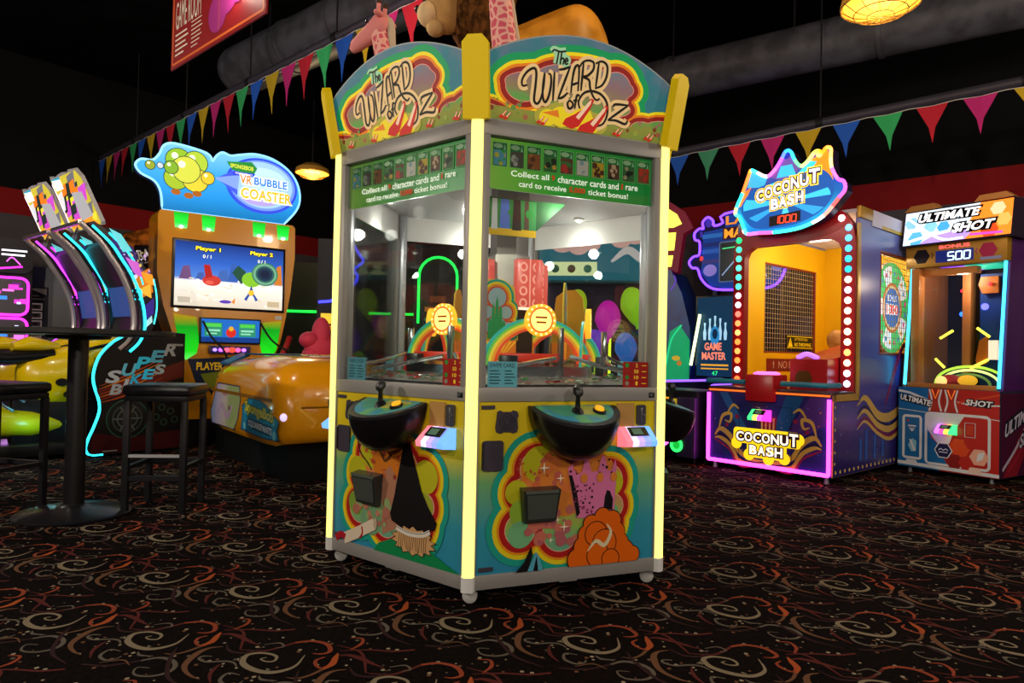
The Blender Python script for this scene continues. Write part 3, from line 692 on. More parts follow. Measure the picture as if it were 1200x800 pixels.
a.text('card to receive', .19, 1.678, .215, .024, tw, .012); a.text('5,000', .418, 1.676, .075, .026, tr, .03); a.text('ticket bonus!', .507, 1.678, .195, .024, tw, .012)
a.build('printed_text', gl, (0, .026, 0))
mb = MB(); mb.box(.076, .203, .025, .028, .862, .965, M('#6fb4c4', .4, 0, .15)); pc = mb.build('price_card', gl)
a = Art(); dkt = M('#1c3a44', .5)
a.text('SWIPE CARD', .066, .941, .108, .017, dkt, .01)
for r_ in range(5):
    z = .925 - .0125*r_; a.rect(.066, .066+.04+.006*(r_ % 2), z, z+.004, dkt); a.rect(.13, .13+.03+.008*(r_ % 3), z, z+.004, dkt)
a.build('printed_text', gl, (.018, .025, 0))
mb = MB(); mb.box(.698, .826, .025, .028, .862, .972, M('#a51c16', .4, 0, .25)); mb.build('odds_card', gl)
a = Art(); gy = M('#e8b82a', .4, 0, .5)
for r_, (t_, c) in enumerate((('2', '#2f9a3a'), ('50', '#a8281c'), ('10', '#3a8a3a'), ('1', '#9a8a7a'))):
    z = .951 - .026*r_; a.disc(.717, z+.006, .0095, M(c, .4, 0, .2)); a.text(t_, .752 if len(t_) > 1 else .76, z-.002, .022 if len(t_) > 1 else .01, .016, gy, .02); a.rect(.79, .813, z+.004, z+.007, gy)
a.build('printed_text', gl, (0, .025, 0))
six(gl)
# ---- inside: shroud, decks, tower, rainbow gates
mb = MB(); mb.prism_z([hv(k, S-.06) for k in range(6)], .8, .835, M('#2c2a2e', .5)); mb.build('playfield_base', hexc)
mb = MB()
for k in range(6):
    p0, p1 = hv(k, .8), hv(k+1, .8); q0, q1 = hv(k, .5), hv(k+1, .5); r0, r1 = hv(k, .46), hv(k+1, .46)
    mb.add([(*p0, .87), (*p1, .87), (*q1, .89), (*q0, .89)], [(0, 1, 2, 3)], M('#a8aca8', .3, .45))
    mb.add([(*q0, .89), (*q1, .89), (*q1, .94), (*q0, .94)], [(0, 1, 2, 3)], chrome)
    mb.add([(*q0, .94), (*q1, .94), (*r1, .955), (*r0, .955)], [(0, 1, 2, 3)], M('#a8aca8', .22, .8))
    mb.add([(*r0, .955), (*r1, .955), (*hv(k+1, .2), .97), (*hv(k, .2), .97)], [(0, 1, 2, 3)], M('#8a8c88', .35, .4))
    mb.add([(*p0, .83), (*p1, .83), (*p1, .87), (*p0, .87)], [(0, 1, 2, 3)], dgrey)
mb.build('pusher_deck', hexc)
mb = MB()
for k in range(6):
    p0, p1 = hv(k, .82), hv(k+1, .82); q0, q1 = hv(k, .42), hv(k+1, .42)
    mb.add([(*p0, 1.80), (*p1, 1.80), (*q1, 1.855), (*q0, 1.855)], [(0, 1, 2, 3)], M('#9a9b9a', .6))
mb.prism_z([hv(k, .45) for k in range(6)], 1.855, 1.885, M('#8a8b8a', .6)); mb.build('ceiling_shroud', hexc)
mb = MB()
for k in range(6):
    x, y = hv(k, .815); mb.cyl((x, y, .83), (x, y, 1.87), .022, M('#b9bbc0', .3, .5), seg=10)
mb.build('inner_posts', hexc)
mb = MB(); mb.prism_z([hv(k+.5, .13) for k in range(6)], .96, 1.22, M('#3a3430', .4)); mb.prism_z([hv(k+.5, .11) for k in range(6)], 1.22, 1.5, M('#b8b4ae', .25, .6)); mb.prism_z([hv(k+.5, .1) for k in range(6)], 1.5, 1.86, M('#6a6460', .3, .4)); mb.build('tower', hexc)
redbox = M('#d8584e', .25, 0, .4); redl = M('#f0a090', .3, 0, .4)
def inner(k, d):    # frame of side k moved inwards by d
    x, y = hv(k); a_ = R(30+60*k); return (x - math.sin(a_)*d, y + math.cos(a_)*d, 0), (0, 0, a_)
sunm = G('#ffb12c', 1.1); sund = G('#ffe9a0', 2.0)
RB = [('#2fa89a', .0), ('#6ac04a', .0), ('#e8d23a', .0), ('#f09a2c', .0), ('#e2502c', .0)]
for k in range(6):
    loc, rot = inner(k, .36); cx = S*(.5 if k == 0 else .44)
    mb = MB()
    for i, (c, _) in enumerate(RB):
        ro, ri = .275 - .014*i, .275 - .014*(i+1); pts = [(cx+ro*math.cos(t), .94+ro*.83*math.sin(t)) for t in [PI*j/28 for j in range(29)]] + [(cx+ri*math.cos(t), .94+ri*.83*math.sin(t)) for t in [PI*j/28 for j in range(28, -1, -1)]]
        n2 = len(pts)//2
        for j in range(n2-1):
            mb.prism([pts[j], pts[j+1], pts[-2-j], pts[-1-j]], 0, .012, M(c, .35, 0, .45))
    o = mb.build('rainbow_gate', hexc, loc, rot)
    mb = MB(); mb.cyl((cx, -.004, 1.155), (cx, -.03, 1.155), .075, sunm, seg=32); mb.build('emblem', o)
    a = Art(); a.disc(cx, 1.155, .06, G('#f0642a', 1.0)); a.disc(cx, 1.155, .052, G('#ffdf70', 2.0)); a.rect(cx-.03, cx+.03, 1.163, 1.172, G('#a8301c', .6)); a.rect(cx-.025, cx+.025, 1.14, 1.149, G('#a8301c', .6))
    for j in range(16): t = 2*PI*j/16; a.disc(cx+.067*math.cos(t), 1.155+.067*math.sin(t), .005, sund, n=8)
    a.build('emblem_face', o, (0, -.0305, 0))
    mb = MB(); mb.box(cx-.19, cx+.12, -.03, .005, .963, 1.0, M('#d8301c', .35, 0, .3), .004); mb.build('red_bar', o)
    # card stack in a clear red box on the tower
    loc, rot = inner(k, .58); cx = S*(.55 if k == 0 else .44)
    mb = MB(); mb.box(cx-.07, cx+.07, 0, .05, 1.22, 1.47, redbox, .006); o = mb.build('card_box', hexc, loc, rot)
    a = Art()
    for r_ in range(4):
        for c_ in range(2): a.disc(cx-.035+.07*c_, 1.25+.06*r_, .022, redl, .024); a.disc(cx-.035+.07*c_, 1.25+.06*r_, .012, redbox, .014)
    a.rect(cx-.004, cx+.004, 1.22, 1.47, redl); a.rect(cx-.06, cx+.06, 1.215, 1.228, G('#ffe9d0', 1.0)); a.build('box_print', o, (0, -.001, 0))
    # cut-out board: layered cloud with green spires over a sunburst
    loc, rot = inner(k, .45); bx = S*.3
    if k != 5:
        mb = MB(); brd = [(bx-.11, 1.06), (bx+.11, 1.06), (bx+.1, 1.2), (bx+.085, 1.31), (bx+.03, 1.345), (bx-.04, 1.345), (bx-.085, 1.3), (bx-.1, 1.2)]
        mb.prism(brd, 0, .008, M('#d8b83a', .4)); mb.box(bx-.1, bx+.1, 0, .02, .955, 1.06, M('#e8862a', .4, 0, .2)); o = mb.build('cutout_board', hexc, loc, rot)
        a = Art((bx-.105, bx+.105, 1.06, 1.345))
        for g_, m_ in ((.03, tl), (.018, ye), (.008, og_), (-.002, M('#c84a2c', .4)), (-.01, M('#9ab4bc', .4))):
            for x, z, r_ in ((bx, 1.26, .055), (bx-.05, 1.19, .04), (bx+.045, 1.19, .04), (bx-.06, 1.12, .035), (bx+.06, 1.12, .035), (bx, 1.12, .06)): a.disc(x, z, r_+g_, m_)
        for x, h_, w_ in ((-.018, .17, .012), (0, .2, .012), (.018, .16, .012), (-.035, .1, .011), (.035, .09, .011)): a.poly([(bx+x-w_, 1.065), (bx+x+w_, 1.065), (bx+x+w_*.6, 1.065+h_*.85), (bx+x, 1.065+h_), (bx+x-w_*.6, 1.065+h_*.85)], M('#2f9a5a', .4))
        a.clip = None
        for j in range(-4, 5): a.poly([(bx, .95), (bx+j*.024-.006, 1.055), (bx+j*.024+.006, 1.055)], M('#f7c83a', .4, 0, .3))
        a.build('board_print', o, (0, -.001, 0))
    # chrome chute and clear tube
    loc, rot = inner(k, .25)
    mb = MB(); mb.box(.5, .52, 0, .03, .9, 1.12, M('#9aa0a0', .15, .8), .003); mb.box(.22, .3, .01, .05, .9, .99, M('#22242a', .3), .004); mb.tube([(.55, 0, .99), (.66, -.08, .95), (.78, -.16, .93)], .01, chrome, 8, n=3); mb.tube([(.1, -.1, .91), (.3, -.02, .95), (.48, 0, .98)], .01, chrome, 8, n=3)
    mb.build('coin_chute', hexc, loc, rot)
    x, y = hv(k+.5, .655); o = MB().cyl((x, y, 1.80), (x, y, 1.83), .03, whitep).build('spot_lamp', hexc); MB().ell((x, y, 1.8), (.02, .02, .014), G('#fff6e0', 6)).build('bulb', o)
    light('spot_light', hexc, (x, y, 1.62), 2.7, (1, .95, .86), .03)
# picture hung beside the tower facing the front right side: tall plain stripes over a yellow road
loc, rot = inner(0, .16)
mb = MB(); mb.add([(.06, 0, 1.5), (.3, 0, 1.5), (.47, 0, 1.66), (.06, 0, 1.66), (.06, .006, 1.5), (.3, .006, 1.5), (.47, .006, 1.66), (.06, .006, 1.66)], [(0, 1, 2, 3), (4, 7, 6, 5), (0, 4, 5, 1), (1, 5, 6, 2), (3, 2, 6, 7), (0, 3, 7, 4)], M('#1d5228', .5)); pic = mb.build('hanging_picture', hexc, loc, rot)
a = Art((.06, .33, 1.5, 1.655)); a.rect(.06, .33, 1.5, 1.66, M('#3a8a4a', .5)); a.rect(.06, .33, 1.5, 1.53, M('#f0c02a', .5))
for x, c, w_, z0 in ((.09, '#9a5a2a', .032, 1.52), (.138, '#d8d8dc', .024, 1.525), (.185, '#5a7ad0', .04, 1.53), (.24, '#3a2a24', .036, 1.525), (.285, '#5a4232', .02, 1.53)): a.poly([(x-w_*.6, z0), (x+w_*.6, z0), (x+w_*.45, 1.655), (x-w_*.45, 1.655)], M(c, .5))
for x, z, r_ in ((.3, 1.6, .02), (.11, 1.62, .012), (.21, 1.6, .012)): a.disc(x, z, r_, M('#2a8a3a', .5))
a.build('picture_print', pic, (0, -.001, 0))
# loose coins and chips on the deck
mb = MB(); q = random.Random(8); cm = [M('#c9ccc8', .25, .8), M('#b8b09a', .25, .8), M('#2f9a5a', .4), M('#b8342a', .4)]
for _ in range(620):
    k = q.randrange(6); t = q.random(); d_ = q.choice((q.uniform(.54, .79), q.uniform(.3, .45))); p0, p1 = hv(k, d_), hv(k+1, d_); x, y = p0[0]+(p1[0]-p0[0])*t, p0[1]+(p1[1]-p0[1])*t
    z = (.87 + (.8-d_)*.067 if d_ > .5 else .957) + q.choice((.002, .005, .009, .013)); tl_ = Vector((q.uniform(-.25, .25), q.uniform(-.25, .25), 1)).normalized()*.0018
    mb.cyl(Vector((x, y, z))-tl_, Vector((x, y, z))+tl_, .015, q.choice((cm[0], cm[0], cm[1], cm[1], cm[2], cm[3])), seg=10)
o = mb.build('loose_coins', None, HC, (0, 0, R(HY)), smooth=0); tag(o, 'loose coins and chips spread over the pusher deck behind the glass', 'coins', kind='stuff')

# ================================================================ plush animals on the roof
hw = lambda x, y, z: (x, y, z)
furm = noise_mat('lion_fur', '#8a5a22', '#b07a34', 40, .9, 4); mane_m = noise_mat('mane_fur', '#3a2412', '#6a421e', 30, .95, 5); gold = noise_mat('gold_plush', '#a8701e', '#c98a2e', 6, .42, 2)
lion = thing('plush_lion', 'big golden-brown plush lion lying on top of the six-sided cabinet', 'soft toy', (.02, 3.86, 1.93), 0); lion.scale = (.95, 1, 1.25)
mb = MB(); sec = []; LB_ = ((-.24, .12, .1, .42), (-.18, .3, .22, .4), (-.02, .36, .25, .38), (.16, .40, .26, .40), (.34, .42, .28, .42), (.46, .38, .26, .38), (.53, .26, .2, .32), (.56, .04, .04, .24))
for x, rz, ry, zc in [(*p, q.z) for p, q in zip(catmull([l[:3] for l in LB_], 5), catmull([(l[0], l[1], l[3]) for l in LB_], 5))]:
    sec.append([(x, ry*math.cos(t), max(.0, zc + rz*math.sin(t))) for t in [2*PI*j/22 for j in range(22)]])
mb.loft(sec, gold); mb.build('body', lion, smooth=80)
for y in (-.2, .2):
    mb = MB(); mb.tube([(-.15, y, .12), (-.35, y, .07), (-.5, y, .06)], [.09, .08, .075], furm, 12, n=4); mb.ell((-.53, y, .065), (.08, .075, .065), furm); mb.build('leg', lion)
    mb = MB(); mb.ell((.42, y*1.2, .14), (.2, .1, .14), gold); mb.build('leg', lion)
mb = MB()
mb.ell((-.24, -.05, .87), (.2, .24, .34), mane_m, 24, 16, f=lambda p: p*(1+.05*math.sin(9*p.x*8+7*p.z*9)*math.cos(8*p.y*9))); mb.build('mane', lion, smooth=60)
mb = MB(); mb.ell((-.44, -.12, .78), (.12, .11, .12), M('#c09458', .9)); mb.ell((-.535, -.14, .735), (.075, .08, .055), M('#d8b888', .9)); mb.ell((-.50, -.14, .675), (.055, .06, .035), M('#c8a26c', .9)); mb.build('muzzle', lion)
MB().ell((-.605, -.14, .755), (.02, .034, .016), M('#1a1210', .4)).build('nose', lion)
for y in (-.205, -.04): MB().ell((-.535, y, .82), (.012, .014, .014), M('#120c0a', .2)).build('eye', lion)
mb = MB(); mb.tube([(.54, .05, .12), (.6, -.1, .1), (.5, -.26, .08)], [.03, .025, .03], furm, 8, n=4); mb.build('tail', lion)
gir = bpy.data.materials.new('giraffe_fur'); gir.use_nodes = True; nt = gir.node_tree; b_ = nt.nodes['Principled BSDF']
tc = nt.nodes.new('ShaderNodeTexCoord'); vo = nt.nodes.new('ShaderNodeTexVoronoi'); vo.feature = 'DISTANCE_TO_EDGE'; vo.inputs['Scale'].default_value = 26
rp = nt.nodes.new('ShaderNodeValToRGB'); rp.color_ramp.elements[0].position = .1; rp.color_ramp.elements[1].position = .16; rp.color_ramp.elements[0].color = lin('#f0b0a0'); rp.color_ramp.elements[1].color = lin('#d8586a')
nt.links.new(tc.outputs['Object'], vo.inputs['Vector']); nt.links.new(vo.outputs['Distance'], rp.inputs['Fac']); nt.links.new(rp.outputs['Color'], b_.inputs['Base Color']); b_.inputs['Roughness'].default_value = .9
pinkf = M('#e08a86', .9)
def giraffe(label, loc, yaw, nh):
    t = thing('plush_giraffe', label, 'soft toy', loc, yaw)   # head towards local -x
    mb = MB(); mb.loft([[(x, ry*math.cos(a_), zc+rz*math.sin(a_)) for a_ in [2*PI*j/16 for j in range(16)]] for x, ry, rz, zc in ((-.15, .03, .04, .33), (-.12, .08, .1, .32), (0, .09, .1, .3), (.12, .085, .09, .28), (.16, .03, .04, .27))], gir)
    mb.tube([(-.1, 0, .33), (-.16, 0, .45), (-.2, 0, .45+nh*.5), (-.235, 0, .45+nh)], [.075, .06, .05, .045], gir, 14, n=5); mb.build('body', t, smooth=80)
    for x in (-.1, .11):
        for y in (-.05, .05): mb = MB(); mb.tube([(x, y, .26), (x, y, .12), (x, y, 0.0)], [.04, .03, .032], gir, 10); mb.build('leg', t)
    hx, hz = -.235, .45+nh
    mb = MB(); mb.loft([[(hx+x, ry*math.cos(a_), hz+zc+rz*math.sin(a_)) for a_ in [2*PI*j/14 for j in range(14)]] for x, ry, rz, zc in ((.06, .02, .02, .03), (.04, .05, .06, .02), (-.01, .055, .065, .015), (-.07, .042, .05, -.02), (-.12, .035, .042, -.05), (-.15, .03, .034, -.065), (-.165, .012, .015, -.07))], pinkf); h = mb.build('head', t, smooth=80)
    for y in (-.03, .03):
        MB().cyl((hx+.01, y, hz+.06), (hx+.015, y, hz+.13), .011, pinkf).ell((hx+.015, y, hz+.135), .016, M('#4a3426', .8)).build('horn', h)
        MB().ell((hx+.035, y*2.2, hz+.055), (.02, .035, .014), pinkf).build('ear', h); MB().ell((hx-.045, y*1.5, hz+.035), .009, M('#120c0a', .2)).build('eye', h)
        MB().ell((hx-.163, y*.45, hz-.062), .005, M('#6a2a2a', .6)).build('nostril', h)
    mb = MB(); mb.tube([(hx+.03, 0, hz+.07), (hx+.07, 0, hz+.02), (-.15, 0, .45+nh*.5), (-.09, 0, .42)], .02, M('#c8b49a', .9), 6, n=4, flat=.5); mb.build('mane', t)
    mb = MB(); mb.tube([(.15, 0, .3), (.19, 0, .22), (.2, 0, .14)], [.012, .01, .016], pinkf, 8, n=3); mb.build('tail', t)
giraffe('pink plush giraffe whose head shows above the left marquee', (-.5, 3.42, 1.93), -20, .27)
giraffe('pink plush giraffe whose spotted neck rises in front of the plush lion', (.10, 3.14, 1.93), 12, .65)
# ================================================================ right row: boardwalk hammer game with the crown sign
def local(o, yaw):
    a = R(yaw); return lambda x, y: (o[0] + x*math.cos(a) - y*math.sin(a), o[1] + x*math.sin(a) + y*math.cos(a))
bx_ = thing('hammer_game_cabinet', 'arcade cabinet with a crown-shaped neon sign, bulb-lined red arch and yellow interior', 'arcade machine', (1.81, 6.285, 0), -48.5)
BW, BD, BT, CY = 1.13, 2.35, 2.26, .44
navy = noise_mat('navy_print', '#1a1c62', '#34287e', 3, .4); yelw = M('#e6b40c', .5); maroon = M('#7a1420', .4); goldp = M('#b8923a', .35, .3); side_m = ramp_mat('side_print', [(0, '#231a5c'), (.5, '#3a2a7a'), (1.0, '#3a48a8'), (1.6, '#5560b4'), (2.3, '#7078b8')], noise=.3, nscale=2, rough=.3)
redm = M('#a8121c', .3)
def wall_hole(x0, x1, y0, y1, z0, z1, hy0, hy1, hz0, hz1, mat, mi=None):
    mb = MB()
    for a in ((y0, hy0, z0, z1), (hy1, y1, z0, z1), (hy0, hy1, z0, hz0), (hy0, hy1, hz1, z1)):
        mb.box(x0, x1, a[0], a[1], a[2], a[3], mat)
    if mi:
        xm = x1 if mi > 0 else x0; xe = xm + .004*mi
        for a in ((y0+.02, hy0, z0+.02, z1-.02), (hy1, y1-.02, z0+.02, z1-.02), (hy0, hy1, z0+.02, hz0), (hy0, hy1, hz1, z1-.02)): mb.box(min(xm, xe), max(xm, xe), a[0], a[1], a[2], a[3], yelw)
    return mb
HOLE = (.95, 2.08, 1.06, 1.97)
wl = wall_hole(0, .03, CY+.04, BD, .06, BT, *HOLE, side_m, 1).build('side_panel', bx_)
wr = wall_hole(BW-.03, BW, CY+.04, BD, .06, BT, *HOLE, side_m, -1).build('side_panel', bx_)
MB().box(.03, BW-.03, BD-.03, BD, .06, BT, yelw).build('back_panel', bx_)
mb = MB(); mb.box(0, BW, CY+.04, BD, BT, BT+.03, M('#c8c4d8', .4)); mb.box(BW-.02, BW+.012, CY+.3, BD, BT-.09, BT+.05, M('#d0cce0', .4)); mb.box(BW-.021, BW+.013, CY+.5, BD, BT-.09, BT-.06, M('#c8a82a', .4)); mb.box(BW-.02, BW+.014, CY+.03, CY+.3, BT-.05, BT+.05, goldp, .004); mb.build('roof', bx_)
MB().box(.03, BW-.03, CY+.04, BD-.03, .66, .70, yelw).build('inner_floor', bx_)
light('interior_lamp', bx_, (BW*.5, .95, 2.0), 12, (1, .9, .7), .08); light('interior_lamp', bx_, (BW*.72, 1.8, 1.95), 10, (1, .9, .7), .08)
mb = MB(); mb.box(.28, BW-.28, .9, 1.0, BT-.03, BT-.005, G('#fff0c8', 2)); mb.build('ceiling_light', bx_)
netm = M('#b09a72', .5, .2)
for xo in (.015, BW-.015):
    mb = MB(); y0, y1, z0, z1 = HOLE
    for i in range(1, 22): y = y0+(y1-y0)*i/22; mb.cyl((xo, y, z0), (xo, y, z1), .0028, netm, seg=5, caps=False)
    for i in range(1, 18): z = z0+(z1-z0)*i/18; mb.cyl((xo, y0, z), (xo, y1, z), .0028, netm, seg=5, caps=False)
    g = mb.build('window_net', bx_)
    mb = MB(); mb.tube([(xo, y0, z0), (xo, y1, z0), (xo, y1, z1), (xo, y0, z1)], .022, M('#8a3a1c', .4), 8, closed=True); mb.build('net_frame', g)
# warning plate on the left net and NO ENTRY board
wr_y = math.radians(90)
mb = MB(); mb.box(.03, .036, 1.42, 2.02, 1.11, 1.25, M('#15130e', .5)); ws = mb.build('warning_plate', bx_)
def side_art(name, par, a, x, y, yaw): return a.build(name, par, (x, y, 0), (0, 0, R(yaw)))
ylt = M('#e8c81a', .5, 0, .25)
a = Art(); a.stroke([(.01, 1.12), (.59, 1.12), (.59, 1.24), (.01, 1.24)], .008, ylt, 0, True); a.poly([(.03, 1.13), (.13, 1.13), (.08, 1.23)], ylt); a.rect(.076, .084, 1.16, 1.2, M('#15130e')); a.rect(.076, .084, 1.142, 1.152, M('#15130e'))
a.text('ATTENTION', .17, 1.195, .3, .03, ylt); a.text('NO THROWING', .17, 1.135, .38, .04, ylt, .02); side_art('lettering', ws, a, .0365, 1.42, 90)
mb = MB(); mb.box(.034, .04, 1.0, 2.08, .87, 1.0, maroon); ne = mb.build('entry_board', bx_)
a = Art(); wt_ = M('#c8a8a0', .5); a.text('NO ENTRY', .24, .9, .6, .075, wt_); a.rect(.13, .145, .9, .975, wt_); a.disc(.137, .95, .014, wt_); side_art('lettering', ne, a, .0405, 1.0, 90)
mb = MB(); mb.box(BW-.06, BW-.034, .62, .9, .95, 1.4, M('#c89210', .5), .004); mb.build('service_door', bx_)
# red arch with bulbs
ao = [(0, .7), (0, BT-.25), (.03, BT-.1), (.1, BT), (.2, BT+.05), (BW-.2, BT+.05), (BW-.1, BT), (BW-.03, BT-.1), (BW, BT-.25), (BW, .7)]
ai = [(.115, .7), (.115, BT-.32), (.14, BT-.26), (.2, BT-.22), (BW-.2, BT-.22), (BW-.14, BT-.26), (BW-.115, BT-.32), (BW-.115, .7)]
mb = MB(); mb.prism(ao + ai[::-1], CY-.03, CY+.05, redm, side=maroon); arch_o = mb.build('bulb_arch', bx_)
lc = ['#ff5a2a', '#fff2d8', '#ff6a2c', '#ff7a3a', '#ff6a2c', '#ff8a50', '#ff7040', '#ff5a4a', '#f4e8ff', '#e4e8ff', '#3af0a0', '#38f0a8', '#40f0b0', '#38e8a8', '#30e090', '#18c060', '#ffffff']
rc = ['#b0c8ff', '#e8e4ff', '#ffd8a0', '#ff8a50', '#fff0b0', '#fff0c0', '#fff0b8', '#fff0c0', '#fff0d0', '#d8d0ff', '#f8f0d0', '#20a0c8', '#28b0e0', '#3aa8ff', '#48a8ff', '#60b0ff', '#e8ecff']
for i in range(17):
    z = .80 + .088*i
    for x, cl in ((.057, lc), (BW-.057, rc)):
        xx = x; zz = z
        if i == 16: xx = x + (.06 if x < .5 else -.06); zz = z + .0
        MB().ell((xx, CY-.035, zz), (.029, .016, .029), G(cl[i], 3.2), 12, 8).build('bulb', arch_o)
# console
prof = [(0, .06), (0, .69), (.02, .715), (CY, .715), (CY, .06)]
mb = MB(); mb.loft([[(x, y, z) for y, z in prof] for x in (0, BW)], navy); cons = mb.build('console', bx_)
mb = MB(); mb.box(.0, BW, .01, CY+.04, .715, .74, M('#3a2038', .35), .006); mb.box(.02, BW-.02, -.01, .02, .70, .715, G('#ff7a2a', .7)); mb.build('counter', bx_)
mb = MB(); mb.box(BW-.002, BW+.01, .02, BD, .06, .135, goldp); mb.box(BW-.002, BW+.01, .0, .055, .06, .72, goldp); mb.box(BW-.002, BW+.01, .0, CY+.05, .665, .72, goldp); mb.box(BW-.002, BW+.01, CY, CY+.06, .7, BT-.1, goldp)
mb.build('gold_trim', bx_)
a = Art(); a.poly([(0.005, .062), (2.33, .062), (2.33, 1.03), (.5, 1.03), (.5, .66), (.005, .66)], side_m)
for i in range(26): a.disc(.05+i*.088, .098, .016, M('#d8b860', .4), n=10)
for i in range(6): a.disc(.028, .17+i*.09, .013, M('#d8b860', .4), n=10)
gs, rs, bs = M('#c8a24a', .4), M('#8a1c4a', .4), M('#2a5ab0', .4)
for off, c, w_ in ((0, gs, .07), (.075, M('#1a1444', .4), .03), (.11, gs, .05), (.17, M('#7a1440', .4), .03), (.2, gs, .03)):
    a.stroke([(.45, .62-off), (.62, .68-off), (.9, .52-off*.8), (1.2, .5-off), (1.5, .62-off), (1.62, .86-off), (1.5, 1.0)], [.01, w_, w_*1.2, w_, .02], c)
a.stroke([(1.05, .6), (1.3, .95), (1.5, 1.15), (1.62, 1.05)], [.02, .07, .05, .02], rs)
for x, h_ in ((.5, .2), (.62, .28), (.8, .22), (.98, .16)): a.poly([(x, .15), (x+.05, .15), (x+.045, .15+h_), (x+.005, .15+h_*.9)], bs)
q = random.Random(17)
for _ in range(60): a.disc(q.uniform(.1, 2.2), q.uniform(.18, 1.0), q.uniform(.004, .009), M('#7a86d0', .4), n=6)
side_art('side_print', wr, a, BW+.0105, 0, 90)
# console art
a = Art((.04, BW-.04, .07, .69))
a.poly([(.0, .69), (.25, .69), (.45, .3), (.4, .07), (.2, .07)], M('#1c2a6a', .4)); a.poly([(.75, .69), (.9, .69), (.72, .3), (.6, .3)], M('#1a4f8a', .4)); a.poly([(.95, .69), (1.13, .69), (1.13, .5), (.8, .3), (.75, .35)], M('#4a2a7a', .4)); a.poly([(.12, .69), (.2, .69), (.42, .35), (.36, .3)], M('#24579a', .4)); a.poly([(.4, .69), (.56, .69), (.56, .4), (.5, .35)], M('#3a1a5a', .4))
for s_ in (1, -1):
    fx = (lambda x: x) if s_ > 0 else (lambda x: BW-x)
    for off, c, w_ in ((0, gs, .045), (.05, M('#221a3a', .4), .02), (.08, gs, .035), (.125, rs, .02)):
        a.stroke([(fx(x), z) for x, z in ((.08, .3-off*.3), (.14, .36-off), (.24, .30-off), (.32, .18-off), (.45, .12-off*.5), (.56, .12-off*.3))], [.01, w_, w_, w_*.8, .01], c)
    a.stroke([(fx(.12), .36), (fx(.16), .48), (fx(.24), .5), (fx(.23), .43), (fx(.18), .44)], [.01, .03, .03, .02, .01], gs); a.stroke([(fx(.2), .5), (fx(.26), .58), (fx(.32), .55)], [.01, .025, .01], gs); a.disc(fx(.3), .48, .02, rs); a.disc(fx(.2), .4, .018, rs)
a.stroke([(.32, .1), (.32, .59)], .004, M('#0c0a20'), 0); a.stroke([(.8, .1), (.8, .59)], .004, M('#0c0a20'), 0); a.stroke([(.32, .59), (.8, .59)], .004, M('#0c0a20'), 0)
q = random.Random(19)
for _ in range(40): a.disc(q.uniform(.06, 1.07), q.uniform(.1, .66), q.uniform(.003, .008), M(q.choice(('#7a86d0', '#c87a2a', '#3a6ab8')), .4), n=6)
a.poly([(.52, .5), (.535, .36), (.66, .36), (.67, .5)], M('#7a1420', .4)); [a.rect(.53+.035*i, .545+.035*i, .36, .49, M('#c8a06a', .4)) for i in range(4)]
gl_y = G('#ffcf1a', .9)
def jolt(a, x0, z0, w1, w2, hh, edge, face, dark):
    n = 7
    for i, ch in enumerate('COCONUT'):
        a.text(ch, x0+w1/n*i+.004, z0+hh*1.25, w1/n*.92, hh*(1.25 if ch == 'T' else 1.0)*1.0, face, .035, edge=edge, ew=.16)
    for i, ch in enumerate('BASH'):
        a.text(ch, x0+(w1-w2)/2+w2/4*i+.004, z0, w2/4*.9, hh*.95, face, .035, edge=edge, ew=.16)
for x0, x1, z0, z1 in ((.27, .88, .255, .39), (.4, .76, .14, .3)): a.poly(rrect(x0, x1, z0, z1, .03), gl_y)
for x, z in ((.3, .25), (.86, .33), (.42, .16), (.74, .16), (.6, .14)): a.disc(x, z, .05, gl_y)
jolt(a, .29, .165, .57, .31, .085, M('#3a1c2a', .4), G('#fff4e4', .9), None)
a.build('console_print', cons, (0, 0, 0))
reader(bx_, (.45, -.003, .46), 1.15, ('#3ae07a', '#d8f060', '#ff5ac8', '#ff3ad0'), 1.5)
mb = MB(); neonp = G('#ff3ad8', 5)
for nm, pts in (('neon_edge', [(.02, -.012, .075), (.02, -.012, .68)]), ('neon_edge', [(BW-.02, -.012, .075), (BW-.02, -.012, .68)]), ('neon_edge', [(.02, -.012, .075), (BW-.02, -.012, .075)])):
    MB().tube(pts, .016, neonp, 8).build(nm, bx_)
railm = M('#1f7a96', .3)
for x0, x1 in ((.02, .38), (.72, 1.1)): MB().tube([(x0, .2 if x0 < .1 else -.0, .79), (x0+.0, -.03, .79), (x1, -.03, .79), (x1, .2 if x1 > 1 else 0, .79)] , .022, railm, 10).build('hand_rail', bx_)
mb = MB(); mb.box(.40, .66, -.05, .2, .63, .86, redm, .012); o = mb.build('mallet_rest', bx_); mb = MB(); mb.lathe([(.001, .86), (.11, .86), (.11, .872), (.08, .885), (.001, .885)], G('#ff6ae0', 1.6), 24, (.53, .08, 0)); mb.build('button', o)
mb = MB(); mb.loft([[(.78-.1, .2, .74), (.68, .2, 1.0), (.68, .42, 1.02), (.68, 1.3, 1.16), (.68, 1.3, .74)], [(1.0, .2, .74), (1.0, .2, 1.0), (1.0, .42, 1.02), (1.0, 1.3, 1.16), (1.0, 1.3, .74)]], redm); o = mb.build('launch_ramp', bx_)
mb = MB(); mb.prism([(.73, .76), (.73, .86), (.76, .9), (.84, .9), (.87, .86), (.87, .76)], .195, .2, M('#5a3a10', .4)); mb.build('slot', o)
mb = MB(); mb.tube([(.72, .25, 1.01), (.8, .25, 1.045), (.9, .25, 1.01)], .02, G('#a86aff', 1.5), 8, n=4); mb.build('hoop_light', o)
